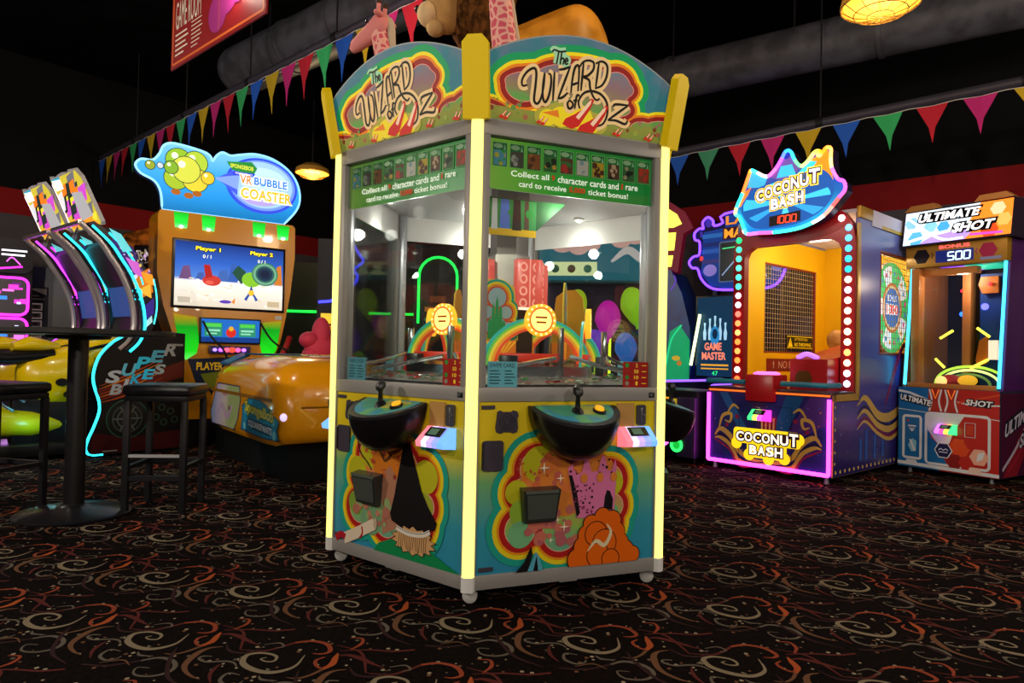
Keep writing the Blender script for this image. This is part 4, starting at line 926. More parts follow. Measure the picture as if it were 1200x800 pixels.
mb = MB(); mb.cyl((.45, 1.65, .7), (.45, 1.65, 1.1), .02, chrome); mb.ell((.45, 1.65, 1.2), (.09, .09, .11), noise_mat('husk', '#a8763a', '#c8935a', 12, .7)); mb.build('target', bx_)
for x, y in ((.06, .05), (BW-.06, .05), (.06, BD-.06), (BW-.06, BD-.06)): MB().cyl((x, y, 0), (x, y, .065), .022, M('#8a8a90', .4, .5), r1=.014).build('foot', bx_)
# wheel display behind the right net
mb = MB(); mb.cyl((BW-.1, 1.42, 1.5), (BW-.07, 1.42, 1.5), .43, M('#f0ece0', .4), seg=40); wd = mb.build('bonus_wheel', bx_)
a = Art()
for i in range(20):
    t0, t1 = 2*PI*i/20, 2*PI*(i+1)/20; c = ('#2ad070', '#f4f4f0', '#e8f4ff', '#2ac86a')[i % 4]
    a.poly([(.42*math.cos(t0), .42*math.sin(t0)), (.42*math.cos(t1), .42*math.sin(t1)), (0, 0)], G(c, .8))
for i in range(20): t = 2*PI*(i+.5)/20; a.disc(.33*math.cos(t), .33*math.sin(t), .025, G(('#d84a8a', '#3a9ac8', '#e8a02a')[i % 3], .7), n=10)
a.stroke(circ(0, 0, .41, 40), .03, G('#18b85a', .9), 0, True); a.disc(0, 0, .235, G('#c85a1c', .8), n=32); a.disc(0, 0, .21, G('#f0c89a', .7), n=32); a.disc(0, 0, .185, G('#1f6ab8', .8), n=32)
a.text('BONUS', -.11, .06, .22, .06, G('#f0f0f8', .9), .02); a.text('1000', -.14, -.06, .28, .09, G('#e8241c', 1.1), .03, edge=G('#ffffff', .9), ew=.12); a.build('wheel_face', wd, (BW-.0695, 1.42, 1.5), (0, 0, R(90)))
mb = MB(); mb.ell((BW-.14, 1.38, 1.16), (.06, .12, .12), M('#8a4a22', .7)); mb.box(BW-.2, BW-.1, 1.25, 1.5, .7, 1.06, M('#d8b888', .5)); mb.build('target', bx_)
# crown sign
sg = [(.138, 2.393), (.2, 2.52), (.265, 2.69), (.283, 2.715), (.313, 2.70), (.345, 2.68), (.439, 2.63), (.52, 2.69), (.575, 2.77), (.60, 2.815), (.63, 2.825), (.66, 2.80), (.69, 2.73), (.745, 2.665), (.81, 2.70), (.86, 2.76), (.9, 2.765), (.93, 2.745), (.96, 2.78), (1.0, 2.765), (1.0, 2.69), (1.01, 2.6), (1.06, 2.5), (1.11, 2.47), (1.12, 2.4), (1.07, 2.34), (1.02, 2.28), (.95, 2.21), (.85, 2.16), (.7, 2.125), (.5, 2.12), (.36, 2.13), (.25, 2.135), (.22, 2.18), (.17, 2.3), (.13, 2.33)]
sg = [(x, z) for x, z in sg]
SY = .22
mb = MB(); mb.prism(sg, SY, SY+.14, M('#1c1430', .4)); so = mb.build('crown_sign', bx_)
a = Art(); signb = ramp_mat('sign_print', [(2.1, '#0e6ab8'), (2.25, '#1f9ad8'), (2.4, '#1260a8'), (2.55, '#1a4a9a'), (2.7, '#5a3a8a')], noise=.2, nscale=5, emit=.9)
a.poly(sg, signb)
a.poly([(.44, 2.63), (.6, 2.81), (.66, 2.8), (.745, 2.66), (.6, 2.56)], G('#6a4a9a', .8)); a.poly([(.52, 2.6), (.56, 2.7), (.66, 2.7), (.7, 2.6)], G('#3ab8e8', .9)); a.poly([(.74, 2.66), (.97, 2.77), (1.02, 2.5), (.9, 2.58)], G('#f08a1c', .9)); a.poly([(.27, 2.7), (.44, 2.63), (.4, 2.54), (.24, 2.56)], G('#3aa8d8', .9)); a.poly([(.7, 2.6), (.82, 2.7), (.88, 2.68), (.78, 2.56)], G('#38c0e8', .9)); a.poly([(.138, 2.393), (.2, 2.52), (.28, 2.56), (.2, 2.4)], G('#ff7a2a', .9))
a.disc(.61, 2.79, .035, G('#1c2a8a', .9)); a.disc(.9, 2.74, .03, G('#d8e890', .9))
eL = [(.18, 2.36), (.22, 2.46), (.3, 2.53), (.45, 2.565), (.7, 2.60), (.88, 2.62), (.98, 2.56), (1.03, 2.45), (1.0, 2.34), (.9, 2.24), (.7, 2.17), (.45, 2.16), (.28, 2.2)]
a.poly([tuple(p)[:2] for p in catmull([(x, z, 0) for x, z in eL], 4, True)], G('#0f4fa0', .9))
for t0, t1, c in ((.0, .35, '#3ac0f0'), (.9, 1.15, '#2a9ae0'), (1.75, 2.05, '#3ac0f0'), (2.75, 3.3, '#38b8f0'), (3.7, 4.0, '#2a9ae0'), (4.6, 4.9, '#48c8f8'), (5.4, 5.75, '#2a9ae0')):
    a.poly([(.6, 2.38)] + [(.6+.40*math.cos(t), 2.38+.19*math.sin(t)) for t in (t0, (t0+t1)/2, t1)], G(c, .9))
for x, z, w_, s_ in ((.33, 2.425, .55, 0),):
    for i, ch in enumerate('COCONUT'):
        xx = x + .081*i; zz = z + .014*i - .004*(i-3)**2*.25; hh = .105 + (.02 if ch == 'T' else 0)
        a.text(ch, xx, zz, .076 if ch != 'T' else .09, hh, G('#f4ecf8', 1.2), .035, edge=G('#ffd23a', 1.0), ew=.22); 
        a.text(ch, xx, zz, .076 if ch != 'T' else .09, hh, G('#efe6f6', 1.2), .035, edge=M('#3a2a4a', .4), ew=.1)
    for i, ch in enumerate('BASH'):
        a.text(ch, .475+.075*i, 2.325+.01*i, .068, .095, G('#ffffff', 1.3), .035, edge=G('#ffd23a', 1.0), ew=.22); a.text(ch, .475+.075*i, 2.325+.01*i, .068, .095, G('#ffffff', 1.3), .035, edge=M('#3a3a8a', .4), ew=.1)
a.poly([(.46, 2.175), (.745, 2.195), (.745, 2.285), (.46, 2.265)], M('#1a0808', .4))
def seg_digits(a, s, x, z, w, h, m, gap=.3, sl=.12, t=.13):
    on = {'0': 'abcdef', '1': 'bc', '5': 'afgcd'}
    for i, ch in enumerate(s):
        X = x + i*w*(1+gap); P = lambda u, v: (X + u*w + sl*v*h*.5, z + v*h)
        L_ = {'a': (0, 1, 1, 1), 'b': (1, 1, 1, .5), 'c': (1, .5, 1, 0), 'd': (0, 0, 1, 0), 'e': (0, .5, 0, 0), 'f': (0, 1, 0, .5), 'g': (0, .5, 1, .5)}
        for k_ in on[ch]:
            u0, v0, u1, v1 = L_[k_]; a.stroke([P(u0*.96+.02, v0*.97+.015), P(u1*.96+.02, v1*.97+.015)], t*w*1.6, m, 0)
seg_digits(a, '1000', .5, 2.195, .042, .062, G('#ff3a20', 2.0))
a.build('sign_face', so, (0, SY, 0))
cols = ['#2ad8f0', '#ff6a2a', '#ff8a2a', '#38e8f0', '#40f0c0', '#ffe0d0', '#ff5ab8', '#d84aff', '#4a6aff', '#2a8aff', '#2a9aff', '#2ac8e8', '#58e87a', '#c8f06a', '#ffe060', '#ffc040', '#ff8a1c', '#ff7a1c', '#ff8a3a', '#ffa050', '#ffc070', '#ff5ae0', '#e84aff', '#ff4ae0', '#ff4a9a', '#ff4a4a', '#ff7a6a', '#c8fff0', '#38f0d0', '#30e8e0', '#ff4a8a', '#ff5ae0', '#48d8ff', '#2af090', '#40f0a0', '#ffe070']
P = catmull([(x, SY-.01, z) for x, z in sg], 3, True); nP = len(P); mb = MB(); Ncol = len(cols); per = nP//Ncol
for i in range(Ncol): mb.tube([P[(i*per+j) % nP] for j in range(per+1)], .015, G(cols[i], 3.0), 6)
mb.build('neon_outline', so)
# ================================================================ far right: tilting hex-pattern shooting game
ul = thing('ball_shot_cabinet', 'blue and red arcade cabinet with white two-line sign and cyan light edges at the right', 'arcade machine', (3.557, 6.271, 0), -58)
UW = .82; blu, rdp, whp = M('#1767a8', .35), M('#b8241c', .35), M('#d8dce4', .35)
mb = MB(); mb.box(0, UW, 0, .85, .05, .77, M('#2a2438', .4), .004); ub = mb.build('base_cabinet', ul)
a = Art((.003, UW-.003, .055, .768)); orn = M('#d8481c', .35)
a.rect(0, UW, .05, .77, rdp); a.poly([(0, .05), (.36, .05), (.28, .3), (.3, .55), (.26, .77), (0, .77)], blu)
a.poly([(.26, .77), (.5, .77), (.5, .54), (.26, .54)], M('#8a1c1c', .35))
for x0 in (.26, .39):
    a.poly([(x0, .74), (x0+.05, .77), (x0+.12, .77), (x0+.12, .57), (x0, .57)], M('#a82a1c', .35)); a.stroke([(x0+.01, .76), (x0+.03, .66), (x0+.01, .57)], .014, whp); a.stroke([(x0+.11, .76), (x0+.09, .66), (x0+.11, .57)], .014, whp); a.stroke([(x0+.03, .76), (x0+.06, .68), (x0+.09, .76)], .01, G('#ff7a2a', .5), 0)
a.stroke([(0, .57), (.26, .55), (.5, .555), (UW, .53)], .006, whp, 0)
a.stroke([(0, .735), (.1, .72), (.26, .66)], .02, whp, 0); a.stroke([(.5, .66), (.62, .64), (UW, .65)], .012, whp, 0); a.stroke([(.5, .57+.08), (UW, .74)], .014, orn, 0)
for s_ in ('ULTIMATE',): a.text(s_, .015, .655, .26, .05, M('#f4f6fa', .3), .03, .2, -.18, edge=M('#141828', .3), ew=.25)
a.text('SHOT', .56, .64, .2, .05, M('#f4f6fa', .3), .03, .2, -.05, edge=M('#141828', .3), ew=.25)
a.stroke(rrect(.05, .2, .135, .51, .02), .022, whp, 0, True); a.stroke(rrect(.245, .745, .11, .55, .03), .022, whp, 0, True)
a.poly([(.245, .55), (.56, .55), (.47, .4), (.44, .3), (.35, .28), (.31, .33), (.26, .4)], whp)
a.poly([(.26, .12), (.42, .12), (.33, .3), (.26, .36)], blu)
hexp = lambda x, z, r_: circ(x, z, r_, 6)
for x, z, r_, c in ((.52, .27, .085, orn), (.48, .15, .07, M('#8a1a18', .35)), (.62, .33, .07, rdp), (.67, .21, .075, M('#e8a890', .35)), (.57, .15, .06, rdp)): a.poly(hexp(x, z, r_), m_ if False else c)
a.poly([(.65, .17), (.7, .2), (.71, .26), (.66, .24)], whp)
a.poly(hexp(.39, .235, .075), whp); a.poly(hexp(.39, .235, .066), M('#1c1a4a', .35)); a.stroke([(.35, .235), (.37, .25), (.39, .235), (.41, .25), (.43, .235)], .008, M('#c8d0e8', .4), 0); a.rect(.355, .425, .215, .222, M('#c8d0e8', .4))
a.poly([(.09, .25), (.13, .31), (.165, .29), (.16, .2), (.12, .19)], M('#8ac0dc', .35)); a.poly([(.1, .3), (.12, .3), (.16, .2), (.14, .2)], whp)
a.rect(.09, .16, .415, .428, whp); a.rect(.1, .15, .395, .402, whp); a.poly([(.105, .39), (.145, .39), (.125, .37)], whp); a.rect(.08, .1, .46, .475, M('#c8241c', .4))
a.stroke([(.56, .37), (.64, .37), (.64, .49), (.56, .49)], .005, whp, 0, True); a.rect(.575, .625, .39, .47, M('#c83a24', .35))
a.stroke([(0, .085), (UW, .075)], .03, whp, 0); a.poly([(.06, .07), (.08, .12), (.16, .12), (.19, .07)], whp); a.poly([(.58, .07), (.6, .12), (.68, .12), (.7, .07)], M('#e8c8b8', .35))
a.build('front_print', ub, (0, -.001, 0))
reader(ul, (.35, -.002, .375), 1.0, ('#d86aff', '#ff4a9a', '#ffd84a', '#3af07a'), 1.6)
a = Art((.02, .83, .06, .75)); a.rect(0, .85, .05, .77, M('#4a1430', .4)); a.poly([(.05, .05), (.3, .05), (.6, .4), (.4, .45)], M('#8a1c2a', .4)); a.stroke([(.05, .12), (.3, .3), (.5, .5)], .03, M('#b8a8b8', .4)); a.stroke([(.15, .1), (.4, .28), (.6, .5)], .015, M('#a8243a', .4))
a.text('ULTIMATE', .08, .38, .6, .12, M('#cfc4d4', .3), .03, .2, .35, edge=M('#141828', .3), ew=.2); a.text('SHOT', .35, .28, .36, .12, M('#cfc4d4', .3), .03, .2, .35, edge=M('#141828', .3), ew=.2); side_art('side_print', ub, a, UW+.001, 0, 90)
for x in (.08, UW-.08):
    for y in (.06, .78): MB().cyl((x, y, 0), (x, y, .05), .02, M('#8a8a90', .4, .5), r1=.014).build('foot', ul)
# upper cabinet: leaning side cheeks
lean = .13; purp = M('#4a1a5a', .35); tan_ = M('#b8743a', .4)
def cheek(x0, x1, m): mb = MB(); mb.loft([[(x0, y, z) for y, z in ((.06, .77), (.06+lean, 2.06), (.85, 2.06), (.85, .77))], [(x1, y, z) for y, z in ((.06, .77), (.06+lean, 2.06), (.85, 2.06), (.85, .77))]], m); return mb.build('side_cheek', ul)
cheek(0, .035, M('#8a5a3a', .4)); cheek(UW-.035, UW, purp)
MB().box(.035, UW-.035, .8, .85, .77, 2.06, M('#101a2c', .4)).build('back_panel', ul)
for x, a0 in ((.03, 0), (UW-.03, 0)): MB().tube([(x, .045, .79), (x, .045+lean, 2.03)], .013, G('#3ad0ff', 3.0), 8).build('light_edge', ul)
mb = MB(); mb.box(.05, .12, .1, .2, .77, 1.85, tan_, .004); mb.box(.30, .37, .5, .6, .77, 1.9, tan_, .004); mb.box(.05, UW-.05, .05, .1, .765, .81, tan_, .004); mb.box(.12, .57, .16, .24, 1.78, 1.84, tan_, .004); mb.build('inner_posts', ul)
mb = MB(); mb.box(.2, .47, .74, .79, .85, 1.75, M('#0d1018', .3)); mb.box(.44, .76, .52, .6, .8, 1.8, M('#143a7c', .4)); mb.build('inner_walls', ul)
yb = G('#f4f04a', 1.8)
for (x0, z0, x1, z1, y) in ((.16, 1.22, .27, 1.29, .4), (.12, 1.03, .2, .95, .4), (.47, 1.31, .57, 1.23, .40), (.42, .95, .56, 1.03, .40)): MB().tube([(x0, y, z0), (x1, y, z1)], .012, yb, 8).build('light_bar', ul)
MB().cyl((.52, .43, 1.5), (.52, .42, 1.5), .03, G('#5a5aff', 3), seg=12).build('target_light', ul); MB().cyl((.2, .73, 1.46), (.2, .72, 1.46), .025, G('#2a6aff', 3), seg=12).build('target_light', ul); MB().ell((.2, .72, 1.68), .016, G('#ff2a3a', 3)).build('target_light', ul); MB().ell((.55, .44, 1.7), .016, G('#ff2a2a', 3)).build('target_light', ul)
mb = MB(); mb.prism([(.45, 1.02), (.48, 1.2), (.54, 1.24), (.54, 1.0), (.47, .97)], .42, .46, M('#c8701c', .4)); mb.prism([(.56, 1.03), (.63, 1.03), (.63, 1.2), (.56, 1.2)], .40, .43, G('#ffe8c8', .9)); mb.prism([(.48, 1.62), (.61, 1.62), (.61, 1.77), (.47, 1.77), (.45, 1.7)], .46, .5, M('#a85a1c', .4)); mb.build('target_plates', ul)
mb = MB(); mb.box(.25, .45, .2, .6, 1.85, 1.87, G('#8a4ae0', .8)); mb.box(.45, .7, .2, .6, 1.85, 1.87, G('#2ab89a', .8)); mb.build('ceiling_lights', ul)
mb = MB()
for r_, c in ((.3, '#b8e84a'), (.24, '#e8f8a0'), (.17, '#5a7a3a')):
    mb.tube([(.41+r_*math.cos(t), .35+.25*r_, .80+r_*.55*math.sin(t)) for t in [PI*j/16 for j in range(17)]], .012, G(c, .9), 6)
mb.build('goal_hoops', ul); MB().ell((.27, .2, .83), .045, G('#ffcf7a', 1.1)).ell((.45, .28, .84), (.08, .05, .05), G('#f0b02a', .7)).ell((.3, .3, .84), (.09, .05, .05), M('#b8281c', .4)).build('balls', ul)
light('inner_light', ul, (.4, .3, 1.75), 6, (1, .8, .6), .05)
mb = MB(); gy_ = .06+lean*.0; mb.add([(.05, .055, .80), (UW-.05, .055, .80), (UW-.05, .055+lean*.93, 1.86), (.05, .055+lean*.93, 1.86)], [(0, 1, 2, 3)], glass); mb.build('front_glass', ul, fix=False, smooth=0)
mb = MB(); mb.box(.0, UW, .1, .2, 1.855, 2.05, M('#a8781c', .35, .2), .004); db = mb.build('score_panel', ul)
a = Art(); a.poly(hexp(.14, 1.955, .072), M('#1a1018', .4)); a.poly(hexp(.68, 1.955, .072), M('#8a1a3a', .4, 0, .3)); a.rect(.26, .57, 1.885, 1.99, M('#0a1a6a', .3, 0, .5)); seg_digits(a, '500', .36, 1.9, .05, .07, G('#c8f0ff', 2.0)); a.text('BONUS', .29, 2.005, .25, .032, G('#ff5a5a', 1.4), .03)
a.stroke([(.225, 1.98), (.24, 1.955), (.225, 1.93)], .008, M('#1a1018', .4), 0); a.stroke([(.6, 1.98), (.585, 1.955), (.6, 1.93)], .008, M('#8a1a6a', .4), 0); a.rect(.62, .78, 1.875, 1.9, M('#8a90c0', .4)); a.build('panel_print', db, (0, .0995, 0))
mb = MB(); mb.loft([[(x, y, z) for y, z in ((.06, 2.05), (.12, 2.38), (.4, 2.38), (.4, 2.05))] for x in (-.02, UW+.05)], M('#241c2c', .4)); us = mb.build('sign_box', ul)
for x0, s_ in ((-.02, 1), (UW+.05, -1)): mb = MB(); mb.prism([(x0, 2.38), (x0+s_*.06, 2.43), (x0+s_*.26, 2.43), (x0+s_*.3, 2.38)], .1, .2, M('#c8884a', .4, .2)); mb.build('sign_bracket', us)
a = Art((-.01, UW+.04, 2.065, 2.37)); a.rect(-.02, UW+.05, 2.05, 2.38, G('#d8ecff', 1.0)); a.poly([(.45, 2.05), (.9, 2.05), (.9, 2.38), (.62, 2.38)], G('#ff8a2a', 1.0)); a.poly([(.1, 2.05), (.5, 2.05), (.62, 2.2), (.3, 2.16)], G('#b89aff', .9))
for x, z, r_, c in ((.1, 2.12, .07, '#5ab8f0'), (.22, 2.22, .06, '#8ad0f8'), (.33, 2.2, .055, '#48a8e8'), (.05, 2.27, .06, '#8ac8f8'), (.75, 2.3, .06, '#ffd0a0'), (.7, 2.12, .07, '#f04a1c'), (.8, 2.2, .06, '#ffb45a')): a.poly(hexp(x, z, r_), G(c, .9))
a.stroke([(.0, 2.33), (.3, 2.1), (.5, 2.08)], .02, G('#ffffff', 1.3)); a.stroke([(.55, 2.1), (.8, 2.09)], .02, G('#d84ac8', 1.0), 0); a.stroke([(.0, 2.09), (.25, 2.14), (.55, 2.18)], .025, G('#ffffff', 1.2))
a.text('ULTIMATE', .1, 2.265, .5, .075, G('#ffffff', 1.4), .035, .25, edge=M('#141020', .3), ew=.25); a.text('SHOT', .4, 2.135, .32, .08, G('#ffffff', 1.4), .035, .25, edge=M('#141020', .3), ew=.25)
tl_ = math.atan2(.06, .33); a.mb.v = [(x, (z-2.05)*math.sin(tl_)*0 + .06 + (z-2.05)*.06/.33 + y - .001, z) for x, y, z in a.mb.v]; a.build('sign_face', us)
# ================================================================ right edge: dark machine beyond
rg = thing('dark_cabinet', 'dark purple cabinet cut off by the right edge of the picture', 'arcade machine', (4.55, 5.85, 0), -58)
mb = MB(); mb.prism([(0, 0.05), (.8, .05), (.8, 2.0), (.0, 2.0)], 0, .7, M('#1c1424', .4)); mb.build('cabinet_body', rg); mb = MB(); mb.box(.0, .06, -.03, .0, .9, 1.9, M('#8a7a6a', .4)); mb.build('trim_strip', rg); mb = MB(); mb.box(.08, .74, -.02, 0, 1.0, 1.8, M('#0c0c14', .2)); mb.build('screen', rg)
for x in (.08, .72): MB().cyl((x, .1, 0), (x, .1, .06), .03, blk).build('foot', rg); MB().cyl((x, .6, 0), (x, .6, .06), .03, blk).build('foot', rg)
# ================================================================ bowling lane game behind the hammer game
bo = thing('bowling_machine', 'bowling arcade machine with a purple neon sign shaped like pins', 'arcade machine', (1.15, 6.99, 0), -48.5)
OW = .88; dkb = M('#12141f', .35); vio = G('#7a4aff', 2.6)
mb = MB(); mb.box(0, OW, 0, .5, .06, .68, dkb, .01); mb.box(OW-.2, OW+.0, -.05, .0, .06, .62, M('#3a2a5a', .35), .01); o = mb.build('front_pedestal', bo)
mb = MB(); mb.box(.3, OW-.22, -.02, 0, .45, .6, G('#c8b02a', .5), .004); mb.box(.3, OW-.22, -.016, 0, .36, .45, M('#b89a2a', .4)); mb.build('coin_panel', o)
MB().tube([(.35, -.03, .16), (.52, -.03, .16), (.58, -.03, .22), (.6, -.03, .36)], .022, G('#ff5ad8', 3), 8, n=4).build('neon_bracket', o)
mb = MB(); mb.tube(circ_pts := [(.69+.055*math.cos(t), -.055, .17+.055*math.sin(t)) for t in [2*PI*j/20 for j in range(20)]], .014, G('#2af05a', 2.2), 8, closed=True); mb.cyl((.69, -.03, .17), (.69, -.055, .17), .045, G('#18a83a', 1.0), seg=20); mb.build('ring_light', o)
mb = MB(); mb.box(.06, OW-.06, .5, 2.3, .5, .55, noise_mat('lane_wood', '#5a4a6a', '#7a6a8a', 4, .2)); mb.build('lane', bo)
for x in (.03, OW-.03):
    mb = MB(); mb.box(x-.03, x+.03, .3, 2.3, .06, .72, dkb, .006); o = mb.build('lane_rail', bo)
    for i in range(3): mb = MB(); mb.tube([(x+(.032 if x < .4 else -.032)*0, .3, .735+.0*i), (x, 2.25, .735)] if i == 0 else [(x+(.02 if i == 1 else -.02), .3, .73), (x+(.02 if i == 1 else -.02), 2.25, .73)], .009, vio, 6); mb.build('neon_strip', o)
mb = MB(); mb.box(0, OW, 2.3, 2.4, .06, 1.5, dkb, .01); mb.build('end_wall', bo)
mb = MB(); mb.box(-.02, .5, 1.5, 1.56, .76, 1.72, dkb, .005); bb_ = mb.build('picture_board', bo)
a = Art((.01, .85, .78, 1.7)); a.rect(.0, OW, .75, 1.72, G('#103a5a', .5))
for x, h_ in ((.2, .2), (.32, .25), (.44, .28), (.56, .25), (.68, .2)): a.poly([(x-.03, 1.2), (x+.03, 1.2), (x+.04, 1.2+h_*.4), (x+.015, 1.2+h_*.7), (x+.025, 1.2+h_), (x-.025, 1.2+h_), (x-.015, 1.2+h_*.7), (x-.04, 1.2+h_*.4)], G('#a8d8f0', .8))
a.disc(.44, 1.25, .11, G('#2a8ac8', .7)); a.disc(.44, 1.27, .06, G('#0c2a4a', .6)); a.text('GAME', .2, 1.08, .4, .09, G('#ff8a6a', .9), .03); a.text('MASTER', .14, .97, .56, .09, G('#ff8a6a', .9), .03); a.rect(.12, .76, .9, .92, G('#f0a82a', .8)); a.rect(.12, .76, .86, .875, G('#f0a82a', .8)); a.text('47', .38, .79, .14, .05, G('#2af07a', 1.2)); a.mb.v = [(x*.56-.005, y, z) for x, y, z in a.mb.v]; a.build('board_print', bb_, (0, 1.499, 0)); bb_.location = (-.13, 0, 0)
PY = 1.55
ls = [(.33, 2.66), (.31, 2.56), (.19, 2.54), (.18, 2.6), (.11, 2.65), (.04, 2.6), (.05, 2.52), (.0, 2.53), (-.07, 2.48), (-.06, 2.40), (0, 2.37), (0, 2.22), (-.08, 2.2), (-.14, 2.14), (-.1, 2.07), (-.02, 2.05), (.03, 1.93), (.15, 1.82), (.34, 1.78), (.8, 1.77), (.97, 1.81), (1.05, 1.92), (1.08, 2.05), (1.085, 2.3), (1.07, 2.66)]
mb = MB(); mb.prism(ls, PY, PY+.12, M('#1a1440', .4)); sg_o = mb.build('pin_sign', bo)
for x in (.05, .83): MB().box(x-.03, x+.03, PY+.03, PY+.1, .72, 1.8, dkb).build('sign_post', bo)
a = Art((.0, 1.24, 1.8, 2.64)); a.poly([(.33, 2.64), (.33, 2.5), (.05, 2.48), (.02, 2.0), (.15, 1.84), (.35, 1.8), (.8, 1.79), (.96, 1.83), (1.06, 2.0), (1.06, 2.64)], G('#123a8a', .55))
for z, c in ((2.4, '#2a6ab8'), (2.3, '#1a2a6a'), (2.22, '#2a5ab0'), (2.1, '#3a3a7a')): a.rect(.03, 1.05, z, z+.05, G(c, .5))
a.disc(.14, 2.02, .09, G('#8a7ac8', .6), .07); a.disc(.97, 2.05, .08, G('#6a7ac8', .6), .1); a.disc(.02, 2.17, .03, G('#d83a3a', .8))
a.rect(.3, .92, 2.36, 2.5, G('#3a1420', .5)); a.text('LANE', .34, 2.53, .55, .1, G('#e88a2a', .8), .03); a.text('MASTER', .32, 2.375, .6, .11, G('#f09a2c', .9), .03)
a.poly([(.27, 1.88), (.9, 1.88), (.9, 2.33), (.27, 2.33)], M('#060c14', .2)); a.stroke(rrect(.265, .905, 1.875, 2.335, .02), .015, G('#5a6a8a', .5), 0, True)
a.poly([(.5, 1.9), (.75, 1.9), (.62, 2.22), (.58, 2.22)], G('#8a9ab0', .5)); a.stroke([(.3, 1.95), (.55, 2.2)], .015, G('#9ab0d8', .7), 0); a.stroke([(.3, 2.26), (.88, 2.28)], .012, G('#4af08a', .8), 0); a.stroke([(.85, 1.9), (.68, 2.2)], .015, G('#c8d8f0', .7), 0)
a.disc(.12, 2.58, .05, G('#3a2a8a', .7)); a.disc(.0, 2.46, .04, G('#3a2a8a', .7)); a.build('sign_face', sg_o, (0, PY, 0)); sg_o.location = (-.14, 0, 0)
MB().tube([(x, PY-.012, z) for x, z in ls], .015, G('#6a3aff', 3.2), 8, n=3, closed=True).build('neon_outline', sg_o)
for x, y in ((.08, .08), (OW-.08, .08), (.08, 2.42), (OW-.08, 2.42)): MB().cyl((x, y, 0), (x, y, .065), .022, blk, seg=10).build('foot', bo)
# blue hooded machine with a crimson-edged lit top
hb = thing('hooded_cabinet', 'tall blue cabinet with a crimson-framed lit topper beside the yellow glowing corner', 'arcade machine', (1.38, 8.55, 0), -28)
blue_d = noise_mat('deep_blue', '#0a2f7a', '#0f4f9a', 3, .35)
mb = MB(); mb.prism([(0, .06), (.86, .06), (.86, 1.0), (.84, 1.35), (.74, 1.75), (.6, 2.05), (.26, 2.05), (.12, 1.75), (.02, 1.35), (0, 1.0)], 0, .8, blue_d); b_o = mb.build('cabinet_body', hb)
a = Art(); a.poly([(.5, .5), (.84, .5), (.84, 1.2), (.72, 1.38), (.6, 1.3)], G('#12a86a', .45)); a.stroke([(.56, .9), (.62, 1.2), (.74, 1.38)], .02, G('#1ad08a', .7)); a.disc(.68, .98, .05, G('#c8a82a', .5), .03); a.disc(.72, .92, .03, G('#b87a2a', .5)); a.stroke([(.6, 1.8), (.66, 1.9), (.64, 1.98)], .02, G('#5a3ab8', .6)); a.build('front_print', b_o)
mb = MB(); mb.prism([(.2, 2.03), (.66, 2.03), (.68, 2.2), (.72, 2.5), (.84, 2.56), (.74, 2.76), (.55, 2.9), (.3, 2.9), (.12, 2.76), (.02, 2.56), (.14, 2.5), (.18, 2.2)], .1, .25, M('#7a0f2a', .4, 0, .25)); t_o = mb.build('topper', hb)
a = Art(); ly = G('#f8f05a', 1.1)
a.poly([(.26, 2.58), (.6, 2.58), (.7, 2.62), (.64, 2.74), (.5, 2.84), (.36, 2.84), (.22, 2.74), (.16, 2.62)], ly); a.poly([(.26, 2.3), (.61, 2.3), (.63, 2.52), (.24, 2.52)], ly); a.poly([(.3, 2.1), (.58, 2.1), (.6, 2.24), (.28, 2.24)], ly); a.build('lit_windows', t_o, (0, .1, 0))
MB().tube([(.87, -.05, .9), (.98, -.1, 1.5)], .018, G('#f0ffb0', 2.0), 8).build('light_tube', hb)
for x in (.08, .78):
    for y in (.1, .7): MB().cyl((x, y, 0), (x, y, .065), .03, blk, seg=10).build('foot', hb)
# ================================================================ left: ride with the bubble sign
oc = ramp_mat('ochre_gloss', [(0, '#ea9a08'), (2.4, '#ea9a08')], rough=.22, coat=.6)
bu = thing('bubble_ride_cabinet', 'orange-yellow ride cabinet with big screen, blue bubble sign and a long pod seat', 'arcade machine', (-3.48, 6.75, 0), 38)
body = [(.1, .26), (.04, .45), (.16, .7), (.22, .88), (.12, 1.1), (.02, 1.4), (-.045, 1.72), (-.05, 2.3), (-.03, 2.35), (1.30, 2.36), (1.325, 2.33), (1.33, 2.0), (1.29, 1.6), (1.24, 1.3), (1.19, 1.05), (1.12, .88), (1.2, .7), (1.25, .45), (1.2, .26)]
mb = MB(); mb.prism(body, 0, .45, oc); bo_ = mb.build('screen_tower', bu)
mb = MB(); mb.box(.12, 1.18, .03, .45, .0, .27, M('#0c0c0e', .6)); mb.build('plinth', bu)
mb = MB(); mb.box(.085, 1.22, -.02, .01, 1.385, 2.085, M('#0b0b0d', .3), .008); sc_o = mb.build('main_screen', bu)
a = Art((.11, 1.195, 1.41, 2.06)); sea = ramp_mat('screen_sea', [(1.41, '#c8c0b0'), (1.66, '#e8e4dc'), (1.70, '#4a78c8'), (1.85, '#2a5ab8'), (2.06, '#14307a')], noise=.02, nscale=6, emit=1.0)
a.rect(.11, 1.195, 1.41, 2.06, sea)
for x, z, w_, h_, c in ((.15, 1.7, .12, .12, '#6a4a7a'), (.3, 1.7, .1, .06, '#3a5aa8'), (.5, 1.7, .14, .1, '#3a62b0'), (.62, 1.7, .1, .18, '#2f5ab0'), (1.1, 1.7, .09, .2, '#c8782a'), (1.0, 1.7, .08, .1, '#7a4a9a')): a.poly([(x, z-.02), (x+w_, z-.02), (x+w_*.8, z+h_), (x+w_*.3, z+h_*.9)], G(c, .8))
q = random.Random(31)
